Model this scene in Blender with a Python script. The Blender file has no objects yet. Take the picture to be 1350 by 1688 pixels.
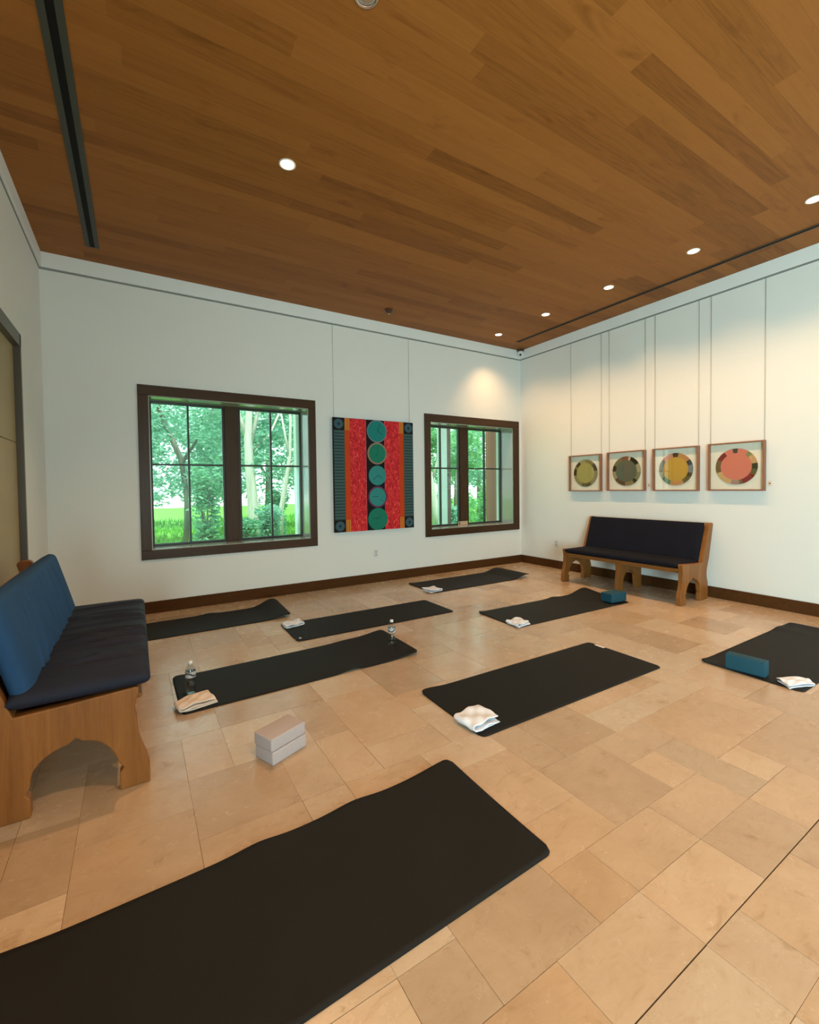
import bpy, bmesh, math, random
from mathutils import Vector, Matrix

random.seed(7)
SC = bpy.context.scene
COL = SC.collection
PI = math.pi

# ------------------------------------------------------------------ camera, sky, sun, exposure
cam_data = bpy.data.cameras.new('camera')
cam = bpy.data.objects.new('camera', cam_data)
COL.objects.link(cam)
_r = Vector((0.8536, -0.5208, -0.0131)).normalized()
_f = Vector((0.5203, 0.8536, -0.0258)).normalized()
_u = _r.cross(_f).normalized()
_r = _f.cross(_u).normalized()
cam.matrix_world = Matrix(((_r.x, _u.x, -_f.x, 0), (_r.y, _u.y, -_f.y, 0), (_r.z, _u.z, -_f.z, 1.36), (0, 0, 0, 1)))
cam_data.sensor_fit = 'AUTO'
cam_data.sensor_width = 36.0
cam_data.lens = 15.499
cam_data.shift_x = 0.00509
cam_data.shift_y = -0.01363
cam_data.clip_start = 0.02
SC.camera = cam

SC.view_settings.view_transform = 'Standard'
SC.view_settings.look = 'None'
SC.view_settings.gamma = 1.0
SC.view_settings.use_curve_mapping = False
SC.view_settings.exposure = 0.20

SKY_STRENGTH = 2.2
SUN_STRENGTH = 5.0
WALLWASH_W = 78.0
DOWNLIGHT_W = 135.0
FILL_W = 385.0  # power of the added fill lamps
WARM = (1.0, 0.57, 0.27)

world = bpy.data.worlds.new('overcast_sky')
SC.world = world
world.use_nodes = True
_bg = world.node_tree.nodes['Background']
_bg.inputs[0].default_value = (0.86, 0.95, 1.0, 1)
_bg.inputs[1].default_value = SKY_STRENGTH

def light(name, kind, loc, aim=None, energy=100, color=(1, 1, 1), **kw):
    d = bpy.data.lights.new(name, kind)
    d.energy = energy
    d.color = color
    for k, v in kw.items():
        setattr(d, k, v)
    o = bpy.data.objects.new(name, d)
    COL.objects.link(o)
    o.location = loc
    if aim is not None:
        o.rotation_euler = (Vector(aim) - Vector(loc)).to_track_quat('-Z', 'Y').to_euler()
    return o

light('sun', 'SUN', (0, -4, 12), (1.2, 0.6, 0), SUN_STRENGTH, (1.0, 0.96, 0.86), angle=0.02)
# added cool fill lamps, set in made-up window openings behind the camera
light('fill_lamp_left', 'AREA', (-0.90, -3.0, 1.10), (5, -1.2, 1.6), FILL_W, (0.64, 1.0, 1.06), shape='RECTANGLE', size=2.7, size_y=1.8)
light('fill_lamp_right', 'AREA', (5.98, -1.35, 1.55), (0, -0.6, 1.6), FILL_W * 0.08, (0.75, 1.0, 0.98), shape='RECTANGLE', size=2.5, size_y=2.2)

# ------------------------------------------------------------------ material helpers
class NT:
    def __init__(self, name):
        self.m = bpy.data.materials.new(name)
        self.m.use_nodes = True
        self.t = self.m.node_tree
        self.t.nodes.clear()
        self.out = self.t.nodes.new('ShaderNodeOutputMaterial')
    def n(self, kind, **kw):
        nd = self.t.nodes.new('ShaderNode' + kind)
        for k, v in kw.items():
            setattr(nd, k, v)
        return nd
    def l(self, a, b):
        self.t.links.new(a, b)
    def val(self, sock, v):
        if hasattr(v, 'links') or isinstance(v, bpy.types.NodeSocket):
            self.l(v, sock)
        else:
            sock.default_value = v
    def math(self, op, a, b=0.0, c=None):
        nd = self.n('Math', operation=op)
        self.val(nd.inputs[0], a)
        self.val(nd.inputs[1], b)
        if c is not None:
            self.val(nd.inputs[2], c)
        return nd.outputs[0]
    def mix(self, fac, a, b, blend='MIX'):
        nd = self.n('Mix', data_type='RGBA', blend_type=blend)
        self.val(nd.inputs[0], fac)
        self.val(nd.inputs[6], a if not isinstance(a, tuple) else (*a, 1)[:4])
        self.val(nd.inputs[7], b if not isinstance(b, tuple) else (*b, 1)[:4])
        return nd.outputs[2]
    def noise(self, vec, scale, detail=3, rough=0.5, dist=0.0):
        nd = self.n('TexNoise')
        self.val(nd.inputs['Vector'], vec)
        nd.inputs['Scale'].default_value = scale
        nd.inputs['Detail'].default_value = detail
        nd.inputs['Roughness'].default_value = rough
        nd.inputs['Distortion'].default_value = dist
        return nd.outputs[0]
    def ramp(self, fac, stops):
        nd = self.n('ValToRGB')
        self.val(nd.inputs[0], fac)
        e = nd.color_ramp.elements
        while len(e) < len(stops):
            e.new(0.5)
        for k, (p, c) in zip(e, stops):
            k.position = p
            k.color = (*c, 1) if len(c) == 3 else c
        return nd.outputs[0]
    def mapping(self, vec, scale=(1, 1, 1), loc=(0, 0, 0)):
        nd = self.n('Mapping')
        self.val(nd.inputs[0], vec)
        nd.inputs['Scale'].default_value = scale
        nd.inputs['Location'].default_value = loc
        return nd.outputs[0]
    def pos(self):
        return self.n('NewGeometry').outputs['Position']
    def obj(self):
        return self.n('TexCoord').outputs['Object']
    def bsdf(self, color, rough=0.5, spec=0.5, bump=None, bs=0.2, bd=0.01, coat=0.0, metal=0.0, sheen=0.0):
        b = self.n('BsdfPrincipled')
        self.val(b.inputs['Base Color'], color if not isinstance(color, tuple) else (*color, 1)[:4])
        self.val(b.inputs['Roughness'], rough)
        b.inputs['Specular IOR Level'].default_value = spec
        b.inputs['Metallic'].default_value = metal
        b.inputs['Coat Weight'].default_value = coat
        b.inputs['Coat Roughness'].default_value = 0.12
        b.inputs['Sheen Weight'].default_value = sheen
        if bump is not None:
            bn = self.n('Bump')
            bn.inputs['Strength'].default_value = bs
            bn.inputs['Distance'].default_value = bd
            self.l(bump, bn.inputs['Height'])
            self.l(bn.outputs[0], b.inputs['Normal'])
        self.l(b.outputs[0], self.out.inputs[0])
        return self.m

MATS = {}
def flat(name, color, rough=0.5, spec=0.5, vary=0.08, scale=8.0, metal=0.0, sheen=0.0, bs=0.0):
    """one colour with a little procedural unevenness"""
    if name in MATS:
        return MATS[name]
    t = NT(name)
    nz = t.noise(t.obj(), scale, 4, 0.6)
    lo = tuple(c * (1 - vary) for c in color)
    hi = tuple(min(1, c * (1 + vary)) for c in color)
    c = t.mix(nz, lo, hi)
    m = t.bsdf(c, rough, spec, nz if bs else None, bs, 0.004, 0, metal, sheen)
    MATS[name] = m
    return m

def wood(name, base, dark, axis='Z', scale=1.0, rough=0.42, coat=0.0, board=0.0, spec=0.28):
    """timber with the grain along one object axis; board > 0 glues it up from strips"""
    t = NT(name)
    o = t.obj()
    st = {'X': (0.6, 9, 9), 'Y': (9, 0.6, 9), 'Z': (9, 9, 0.6)}[axis]
    v = t.mapping(o, tuple(s * scale for s in st))
    n1 = t.noise(v, 2.2, 5, 0.6, 0.8)
    v2 = t.mapping(o, tuple(s * scale * 5 for s in st))
    n2 = t.noise(v2, 3.0, 3, 0.7)
    f = t.math('ADD', t.math('MULTIPLY', n1, 0.7), t.math('MULTIPLY', n2, 0.35))
    c = t.ramp(f, [(0.32, dark), (0.62, base)])
    if board:
        sx = t.n('SeparateXYZ')
        t.l(o, sx.inputs[0])
        k = t.math('FLOOR', t.math('DIVIDE', sx.outputs[0], board))
        w = t.n('TexWhiteNoise', noise_dimensions='1D')
        t.l(k, w.inputs['W'])
        c = t.mix(t.math('MULTIPLY', w.outputs[0], 0.35), c, tuple(x * 0.55 for x in base))
    return t.bsdf(c, rough, spec, n2, 0.08, 0.004, coat)

# wall paint
t = NT('wall_paint')
nz = t.noise(t.pos(), 1.3, 3)
n2 = t.noise(t.pos(), 160, 2)
M_WALL = t.bsdf(t.mix(nz, (0.76, 0.785, 0.755), (0.80, 0.82, 0.79)), 0.6, 0.3, n2, 0.06, 0.002)

# ceiling planks, running along x
t = NT('ceiling_planks')
p = t.pos()
sx = t.n('SeparateXYZ'); t.l(p, sx.inputs[0])
PW = 0.128
row = t.math('FLOOR', t.math('DIVIDE', t.math('ADD', sx.outputs[1], -2.795 + 20 * PW), PW))
wr = t.n('TexWhiteNoise', noise_dimensions='1D'); t.l(row, wr.inputs['W'])
xo = t.math('ADD', sx.outputs[0], t.math('MULTIPLY', wr.outputs[0], 2.6))
seg = t.math('FLOOR', t.math('DIVIDE', xo, 1.9))
cv = t.n('CombineXYZ'); t.l(row, cv.inputs[0]); t.l(seg, cv.inputs[1])
wp = t.n('TexWhiteNoise', noise_dimensions='2D'); t.l(cv.outputs[0], wp.inputs[0])
off = t.n('VectorMath', operation='SCALE'); t.l(wp.outputs['Color'], off.inputs[0]); off.inputs['Scale'].default_value = 37.0
add = t.n('VectorMath', operation='ADD'); t.l(p, add.inputs[0]); t.l(off.outputs[0], add.inputs[1])
g1 = t.noise(t.mapping(add.outputs[0], (0.55, 7.5, 1)), 1.6, 4, 0.55, 1.6)
rings = t.math('PINGPONG', t.math('MULTIPLY', g1, 6.0), 1.0)
g2 = t.noise(t.mapping(add.outputs[0], (2.2, 60, 1)), 2.0, 4, 0.7)
g3 = t.noise(t.mapping(add.outputs[0], (1.0, 4.0, 1)), 2.3, 4, 0.6, 0.6)
fac = t.math('ADD', t.math('MULTIPLY', rings, 0.15), t.math('ADD', t.math('MULTIPLY', g2, 0.30), t.math('MULTIPLY', wp.outputs[0], 0.46)))
fac = t.math('SUBTRACT', fac, t.math('MULTIPLY', t.math('GREATER_THAN', wp.outputs[0], 0.955), 0.42))
c = t.ramp(fac, [(0.0, (0.135, 0.047, 0.008)), (0.42, (0.288, 0.109, 0.021)), (1.0, (0.38, 0.153, 0.034))])
kn = t.ramp(g3, [(0.60, (1, 1, 1)), (0.78, (0.62, 0.55, 0.45))])
c = t.mix(0.85, c, kn, 'MULTIPLY')
fy = t.math('FRACT', t.math('DIVIDE', t.math('ADD', sx.outputs[1], -2.795 + 20 * PW), PW))
seam = t.math('LESS_THAN', t.math('MINIMUM', fy, t.math('SUBTRACT', 1.0, fy)), 0.008)
c = t.mix(t.math('MULTIPLY', seam, 0.45), c, (0.10, 0.045, 0.013))
M_CEIL = t.bsdf(c, 0.5, 0.14, g2, 0.05, 0.003)

# limestone floor: one tone per tile (face attribute) plus mottling and veins
t = NT('limestone_tiles')
at = t.n('Attribute', attribute_name='tint'); at.attribute_type = 'GEOMETRY'
p = t.pos()
sc_ = t.n('SeparateColor'); t.l(at.outputs['Color'], sc_.inputs[0])
sh = t.n('VectorMath', operation='SCALE'); t.l(at.outputs['Color'], sh.inputs[0]); sh.inputs['Scale'].default_value = 41.0
ad = t.n('VectorMath', operation='ADD'); t.l(p, ad.inputs[0]); t.l(sh.outputs[0], ad.inputs[1])
m1 = t.noise(ad.outputs[0], 2.6, 6, 0.62, 0.7)
m2 = t.noise(ad.outputs[0], 11, 5, 0.65, 0.3)
m3 = t.noise(t.mapping(ad.outputs[0], (1, 2.2, 1)), 5.5, 6, 0.7, 1.8)
base = t.ramp(t.math('ADD', t.math('MULTIPLY', m1, 0.6), t.math('MULTIPLY', sc_.outputs[0], 0.38)),
              [(0.22, (0.40, 0.285, 0.185)), (0.5, (0.515, 0.385, 0.265)), (0.78, (0.60, 0.48, 0.355))])
spots = t.ramp(m3, [(0.26, (0.72, 0.66, 0.58)), (0.40, (0.95, 0.93, 0.90)), (0.55, (1, 1, 1)), (0.72, (0.90, 0.86, 0.80))])
hue = t.ramp(sc_.outputs[1], [(0.0, (1.0, 0.95, 0.88)), (0.5, (1, 1, 1)), (1.0, (0.95, 1.0, 1.04))])
base = t.mix(1.0, base, hue, 'MULTIPLY')
base = t.mix(0.9, base, spots, 'MULTIPLY')
pits = t.ramp(m2, [(0.27, (0.72, 0.66, 0.58)), (0.36, (1, 1, 1))])
base = t.mix(0.8, base, pits, 'MULTIPLY')
rg = t.ramp(m2, [(0.3, (0.30, 0.30, 0.30)), (0.7, (0.19, 0.19, 0.19))])
M_FLOOR = t.bsdf(base, rg, 0.5, t.math('ADD', m3, t.math('MULTIPLY', m2, 0.6)), 0.05, 0.003)
M_GROUT = flat('grout', (0.33, 0.22, 0.13), 0.9, 0.1, 0.15, 20)
M_CRACK = flat('open_joint', (0.07, 0.045, 0.025), 0.9, 0.1)

M_CASING = wood('dark_stained_casing', (0.060, 0.028, 0.010), (0.040, 0.017, 0.006), 'X', 1, 0.38)
M_CASING_V = wood('dark_stained_casing_upright', (0.060, 0.028, 0.010), (0.040, 0.017, 0.006), 'Z', 1, 0.38)
M_REVEAL = flat('pale_gloss_reveal', (0.34, 0.36, 0.31), 0.12, 0.8, 0.03)
M_SASH = flat('dark_sash', (0.020, 0.022, 0.020), 0.35, 0.5)
M_BASE = wood('dark_baseboard', (0.085, 0.034, 0.009), (0.058, 0.022, 0.005), 'X', 1, 0.75, spec=0.12)
M_TRIM = flat('white_trim', (0.80, 0.83, 0.82), 0.5, 0.4, 0.02)
M_RAIL = flat('grey_metal_rail', (0.22, 0.24, 0.23), 0.45, 0.5)
M_WIRE = flat('steel_cable', (0.42, 0.42, 0.38), 0.4, 0.5)
M_OAK = wood('oak', (0.30, 0.118, 0.027), (0.19, 0.067, 0.013), 'Z', 1.0, 0.42, 0.1, 0.09)
M_OAK_Y = wood('oak_rail', (0.28, 0.108, 0.025), (0.18, 0.063, 0.012), 'Y', 1.0, 0.42, 0.1)

def glass(name, tint, refl=1.0):
    t = NT(name)
    tr = t.n('BsdfTransparent'); tr.inputs[0].default_value = (*tint, 1)
    gl = t.n('BsdfGlossy'); gl.inputs['Roughness'].default_value = 0.01
    gl.inputs[0].default_value = (0.95, 1, 0.98, 1)
    lw = t.n('LayerWeight'); lw.inputs[0].default_value = 0.5
    fz = t.math('ADD', t.math('MULTIPLY', t.math('POWER', lw.outputs['Facing'], 5.0), 0.5), 0.028)
    mx = t.n('MixShader')
    t.l(t.math('MULTIPLY', fz, refl, ), mx.inputs[0]); t.l(tr.outputs[0], mx.inputs[1]); t.l(gl.outputs[0], mx.inputs[2])
    t.l(mx.outputs[0], t.out.inputs[0])
    return t.m
M_PANE = glass('tinted_window_glass', (0.86, 0.99, 0.94))
M_PICGLASS = glass('picture_glass', (0.97, 0.98, 0.97))
M_BOTTLE = glass('clear_plastic', (0.86, 0.88, 0.88), 2.2)

def emit(name, color, strength):
    t = NT(name)
    e = t.n('Emission'); e.inputs[0].default_value = (*color, 1); e.inputs[1].default_value = strength
    t.l(e.outputs[0], t.out.inputs[0])
    return t.m
M_LAMP = emit('lamp_lens', (1.0, 0.86, 0.66), 9.0)

# black yoga-mat rubber with a fine woven emboss
t = NT('black_mat_rubber')
o = t.obj()
w1 = t.noise(o, 240, 2)
w2 = t.noise(o, 3, 3)
M_MAT = t.bsdf(t.mix(w2, (0.0078, 0.0073, 0.0062), (0.0115, 0.0114, 0.0106)), 0.70, 0.20, w1, 0.25, 0.001)

def fabric(name, c1, c2, rough=0.85, spec=0.15):
    t = NT(name)
    o = t.obj()
    w = t.noise(o, 420, 2)
    b = t.noise(o, 4, 3)
    h = w
    return t.bsdf(t.mix(b, c1, c2), rough, spec, h, 0.2, 0.001)
M_NAVY = fabric('navy_fabric', (0.0060, 0.0064, 0.0125), (0.0090, 0.0098, 0.017))
M_BLUE = fabric('blue_fabric', (0.017, 0.062, 0.155), (0.026, 0.084, 0.200))
M_INK = fabric('ink_blue_fabric', (0.0085, 0.0125, 0.026), (0.013, 0.019, 0.038), 0.68, 0.25)
M_TOWEL = fabric('white_terry', (0.70, 0.75, 0.84), (0.77, 0.81, 0.90))
M_TOWEL_CREAM = fabric('cream_terry', (0.74, 0.62, 0.52), (0.80, 0.69, 0.60))

# ------------------------------------------------------------------ mesh helpers
def link(name, bm, mats, parent=None, smooth=False, loc=None, bevel=0.0, subsurf=0):
    me = bpy.data.meshes.new(name)
    bmesh.ops.recalc_face_normals(bm, faces=bm.faces[:])
    bm.to_mesh(me)
    bm.free()
    for m in (mats if isinstance(mats, (list, tuple)) else [mats]):
        me.materials.append(m)
    if smooth:
        for f in me.polygons:
            f.use_smooth = True
    o = bpy.data.objects.new(name, me)
    COL.objects.link(o)
    if loc is not None:
        o.location = loc
    if parent is not None:
        o.parent = parent
    if bevel:
        b = o.modifiers.new('bevel', 'BEVEL'); b.width = bevel; b.segments = 2; b.limit_method = 'ANGLE'
    if subsurf:
        s = o.modifiers.new('subsurf', 'SUBSURF'); s.levels = subsurf; s.render_levels = subsurf
    return o

def box(bm, x0, x1, y0, y1, z0, z1, mi=0):
    v = [bm.verts.new(c) for c in ((x0, y0, z0), (x1, y0, z0), (x1, y1, z0), (x0, y1, z0), (x0, y0, z1), (x1, y0, z1), (x1, y1, z1), (x0, y1, z1))]
    for q in ((0, 3, 2, 1), (4, 5, 6, 7), (0, 1, 5, 4), (1, 2, 6, 5), (2, 3, 7, 6), (3, 0, 4, 7)):
        f = bm.faces.new([v[i] for i in q]); f.material_index = mi
    return v

def boxes(*bs):
    bm = bmesh.new()
    for b in bs:
        box(bm, *b)
    return bm

def prism(bm, pts, axis, a0, a1, mi=0):
    """extrude a closed 2-D outline along an axis; pts are the other two coordinates in order"""
    def P(p, a):
        return {'x': (a, p[0], p[1]), 'y': (p[0], a, p[1]), 'z': (p[0], p[1], a)}[axis]
    A = [bm.verts.new(P(p, a0)) for p in pts]
    B = [bm.verts.new(P(p, a1)) for p in pts]
    n = len(pts)
    fs = [bm.faces.new(A), bm.faces.new(B[::-1])]
    for i in range(n):
        fs.append(bm.faces.new((A[i], B[i], B[(i + 1) % n], A[(i + 1) % n])))
    for f in fs:
        f.material_index = mi
    return fs

def lathe(bm, prof, n=24, mi=0, c=(0, 0, 0), cap=True):
    rings = []
    for r, z in prof:
        rings.append([bm.verts.new((c[0] + r * math.cos(2 * PI * i / n), c[1] + r * math.sin(2 * PI * i / n), c[2] + z)) for i in range(n)])
    for a, b in zip(rings, rings[1:]):
        for i in range(n):
            f = bm.faces.new((a[i], a[(i + 1) % n], b[(i + 1) % n], b[i])); f.material_index = mi
    if cap:
        for rg in (rings[0], rings[-1]):
            f = bm.faces.new(rg); f.material_index = mi

def tube(bm, pts, r, n=8, r1=None, mi=0):
    pts = [Vector(p) for p in pts]
    rings = []
    for i, p in enumerate(pts):
        d = (pts[min(i + 1, len(pts) - 1)] - pts[max(i - 1, 0)]).normalized()
        a = d.orthogonal().normalized(); b = d.cross(a)
        rr = r if r1 is None else r + (r1 - r) * i / (len(pts) - 1)
        rings.append([bm.verts.new(p + (a * math.cos(2 * PI * k / n) + b * math.sin(2 * PI * k / n)) * rr) for k in range(n)])
    for A, B in zip(rings, rings[1:]):
        # align the two rings
        k0 = min(range(n), key=lambda k: (B[k].co - A[0].co).length)
        for i in range(n):
            f = bm.faces.new((A[i], A[(i + 1) % n], B[(k0 + i + 1) % n], B[(k0 + i) % n])); f.material_index = mi
    bm.faces.new(rings[0]).material_index = mi; bm.faces.new(rings[-1]).material_index = mi

def empty(name, loc=(0, 0, 0), rz=0.0):
    o = bpy.data.objects.new(name, None)
    COL.objects.link(o)
    o.location = loc
    o.rotation_euler.z = rz
    o.empty_display_size = 0.1
    return o

def tag(o, label, cat, group=None):
    o['label'] = label
    o['category'] = cat
    if group:
        o['group'] = group
    return o

def struct(o, label=None, cat=None):
    o['kind'] = 'structure'
    if label:
        o['label'] = label
    if cat:
        o['category'] = cat
    return o

# ------------------------------------------------------------------ room shell
XL, XR, YB, YF, H = -0.755, 5.831, 5.587, -5.2, 3.71
WT = 0.42

# windows: (outer x0, x1, z0, z1), opening inside the casing
W1 = dict(o=(0.041, 2.046, 0.593, 2.505), i=(0.142, 1.952, 0.695, 2.395), m=(0.925, 1.098))
W2 = dict(o=(3.775, 5.765, 0.582, 2.470), i=(3.885, 5.635, 0.692, 2.350), m=(4.443, 4.655))

def wall_with_holes(name, axis, at, th, a0, a1, holes, z1, label):
    bm = bmesh.new()
    def bx(u0, u1, z0, zz):
        lo, hi = sorted((at, at + th))
        if axis == 'x':
            box(bm, u0, u1, lo, hi, z0, zz)
        else:
            box(bm, lo, hi, u0, u1, z0, zz)
    u = a0
    for (h0, h1, hz0, hz1) in holes:
        bx(u, h0, 0, z1)
        if hz0 > 0:
            bx(h0, h1, 0, hz0)
        bx(h0, h1, hz1, z1)
        u = h1
    bx(u, a1, 0, z1)
    return struct(link(name, bm, M_WALL), label, 'wall')

wall_with_holes('wall_back', 'x', YB, WT, XL - WT, XR + WT, [W1['i'], W2['i']], H, 'white back wall with two dark framed windows')
DO = (2.95, 4.56, 0.0, 2.59)
wall_with_holes('wall_left', 'y', XL, -WT, YF, YB, [(-4.4, -1.6, 0.15, 2.05), DO], H, 'white left wall with a recessed doorway')  # first hole is added, to let the left fill lamp in
wall_with_holes('wall_right', 'y', XR, WT, YF, YB, [(-2.6, -0.1, 0.45, 2.65)], H, 'white right wall behind the four framed discs')  # hole added to let the right fill lamp in
wall_with_holes('wall_front', 'x', YF, -WT, XL - WT, XR + WT, [], H, 'white front wall behind the camera')

struct(link('ceiling', boxes((XL - 1.9, XR + 1.9, YF - 1.9, YB + 2.2, H, H + 0.25)), M_CEIL), 'brown wood plank ceiling', 'ceiling')  # slab runs past the walls as an added overhang that blocks the sun

# floor: slabs of the stone pattern on a 0.204 m module, joints where the photograph shows them
def build_floor():
    X0, Y0, U = 0.178, 0.624, 0.204
    i0, i1 = -5, 29
    j0, j1 = -29, 25
    hw, vw = set(), set()      # horizontal walls (i, j): below cell (i, j); vertical walls: left of cell (i, j)
    def hz(j, a, b):
        for i in range(a, b):
            hw.add((i, j))
    def vt(i, a, b):
        for j in range(a, b):
            vw.add((i, j))
    for j, a, b in ((4, 7, 10), (3, 9, 11), (2, 11, 15), (1, 8, 12), (2, 5, 9), (5, 10, 13), (1, 4, 6), (-1, 6, 7), (0, i0, i1), (8, 6, 7),
                    (6, 6, 7), (10, 1, 3), (8, 0, 2), (7, 4, 5), (6, 0, 4), (11, -1, 1), (9, 9, 11), (7, -2, -1), (6, -3, -2), (2, 1, 3), (1, 2, 4)):
        hz(j, a, b)
    for i, a, b in ((10, 4, 5), (8, 1, 2), (4, 0, 1), (6, 1, 2), (7, -1, 0), (6, 6, 8), (1, 8, 11), (0, 6, 8), (3, 7, 10), (2, 6, 7), (0, 11, 14), (-2, 6, 7), (3, 1, 2)):
        vt(i, a, b)
    rnd = random.Random(11)
    used = {}
    tiles = []
    def fits(i, j, w, h):
        for a in range(i, i + w):
            for b in range(j, j + h):
                if a >= i1 or b >= j1 or (a, b) in used:
                    return False
                if a > i and (a, b) in vw:
                    return False
                if b > j and (a, b) in hw:
                    return False
        return True
    for j in range(j0, j1):
        for i in range(i0, i1):
            if (i, j) in used:
                continue
            sizes = [(3, 2), (2, 3), (2, 2), (2, 1), (1, 2)]
            wts = [4, 3, 3, 1.2, 1.0]
            done = False
            while sizes and not done:
                k = rnd.choices(range(len(sizes)), wts)[0]
                w, h = sizes.pop(k); wts.pop(k)
                if fits(i, j, w, h):
                    done = True
            if not done:
                w = h = 1
            for a in range(i, i + w):
                for b in range(j, j + h):
                    used[(a, b)] = 1
            tiles.append((i, j, w, h))
    bm = bmesh.new()
    tint = bm.faces.layers.float_color.new('tint')
    for (i, j, w, h) in tiles:
        g = rnd.choice((0.0004, 0.0005, 0.0008, 0.0012))
        gl = rnd.choice((0.0004, 0.0006, 0.0011))
        x0, x1 = X0 + i * U + g, X0 + (i + w) * U - g
        y0, y1 = Y0 + j * U + gl, Y0 + (j + h) * U - gl
        if j == 0:
            y0 += 0.0022
        x0, x1 = max(x0, XL + 0.001), min(x1, XR - 0.001)
        y0, y1 = max(y0, YF + 0.001), min(y1, YB - 0.001)
        if x1 - x0 < 0.01 or y1 - y0 < 0.01:
            continue
        c = (rnd.random(), rnd.random(), rnd.random(), 1)
        top = [bm.verts.new((x, y, 0.0)) for x, y in ((x0, y0), (x1, y0), (x1, y1), (x0, y1))]
        e = min(0.0012, 0.4 * (g + gl))
        low = [bm.verts.new((x, y, -0.004)) for x, y in ((x0 - e * 0, y0), (x1, y0), (x1, y1), (x0, y1))]
        fs = [bm.faces.new(top)]
        for k in range(4):
            fs.append(bm.faces.new((top[k], low[k], low[(k + 1) % 4], top[(k + 1) % 4])))
        for f in fs:
            f[tint] = c
    yj = Y0
    for (y0, y1, mi) in ((YF, yj - 0.004, 1), (yj - 0.004, yj + 0.004, 2), (yj + 0.004, YB, 1)):
        f = bm.faces.new([bm.verts.new(q) for q in ((XL - 0.2, y0, -0.003), (XR + 0.2, y0, -0.003), (XR + 0.2, y1, -0.003), (XL - 0.2, y1, -0.003))])
        f.material_index = mi
    box(bm, XL - WT, XR + WT, YF - WT, YB + WT, -0.32, -0.05, 1)
    o = link('floor', bm, [M_FLOOR, M_GROUT, M_CRACK])
    return struct(o, 'beige limestone floor laid in mixed slab sizes', 'floor')
build_floor()

# baseboards, white band under the ceiling, picture rail below it
def run(name, bs, mat, label, cat):
    return struct(link(name, boxes(*bs), mat, bevel=0.004), label, cat)
BH, BT = 0.128, 0.022
run('baseboard_back', [(XL, XR, YB - BT, YB, 0, BH)], M_BASE, 'dark brown baseboard along the back wall', 'baseboard')
run('baseboard_right', [(XR - BT, XR, YF, YB - BT, 0, BH)], M_BASE, 'dark brown baseboard along the right wall', 'baseboard')
run('baseboard_left', [(XL, XL + BT, 4.63, YB - BT, 0, BH), (XL, XL + BT, YF, 2.89, 0, BH)], M_BASE, 'dark brown baseboard along the left wall', 'baseboard')
TT, TZ = 0.022, 3.560
run('trim_1', [(XL, XR, YB - TT, YB, TZ, H)], M_TRIM, 'white ceiling band of the back wall', 'trim')
run('trim_2', [(XR - TT, XR, YF, YB - TT, TZ, H)], M_TRIM, 'white ceiling band of the right wall', 'trim')
run('trim_3', [(XL, XL + TT, YF, YB - TT, TZ, H)], M_TRIM, 'white ceiling band of the left wall', 'trim')
RZ0, RZ1, RT = 3.542, 3.560, 0.012
run('trim_4', [(XL, XR, YB - RT, YB, RZ0, RZ1)], M_RAIL, 'grey picture rail of the back wall', 'trim')
run('trim_5', [(XR - RT, XR, YF, YB - RT, RZ0, RZ1)], M_RAIL, 'grey picture rail of the right wall', 'trim')
run('trim_6', [(XL, XL + RT * 0.6, YF, YB - RT, RZ0 + 0.004, RZ1)], M_RAIL, 'grey picture rail of the left wall', 'trim')

# doorway on the left: thin dark jamb, recessed tan panel
t = NT('tan_panel')
o_ = t.obj()
n1 = t.noise(t.mapping(o_, (1, 1, 2.5)), 1.6, 4, 0.55, 0.5)
M_TAN = t.bsdf(t.mix(n1, (0.33, 0.26, 0.135), (0.40, 0.315, 0.175)), 0.5, 0.4)
M_JAMB = flat('bronze_jamb', (0.085, 0.075, 0.058), 0.4, 0.5)
d = empty('door_1', (XL, 3.76, 0))
struct(d, 'tan door panel recessed in the left wall', 'door')
link('door_panel', boxes((-0.09, -0.035, DO[0] - 3.76, DO[1] - 3.76, 0.0, 1.742), (-0.09, -0.035, DO[0] - 3.76, DO[1] - 3.76, 1.748, 2.59)), M_TAN, d)
link('door_jamb', boxes((-0.15, 0.010, DO[1] - 3.76 - 0.012, DO[1] - 3.76 + 0.022, 0, 2.60), (-0.15, 0.010, DO[0] - 3.76 - 0.022, DO[0] - 3.76 + 0.012, 0, 2.60),
                        (-0.15, 0.010, DO[0] - 3.76 - 0.022, DO[1] - 3.76 + 0.022, 2.50, 2.60)), M_JAMB, d)

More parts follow.
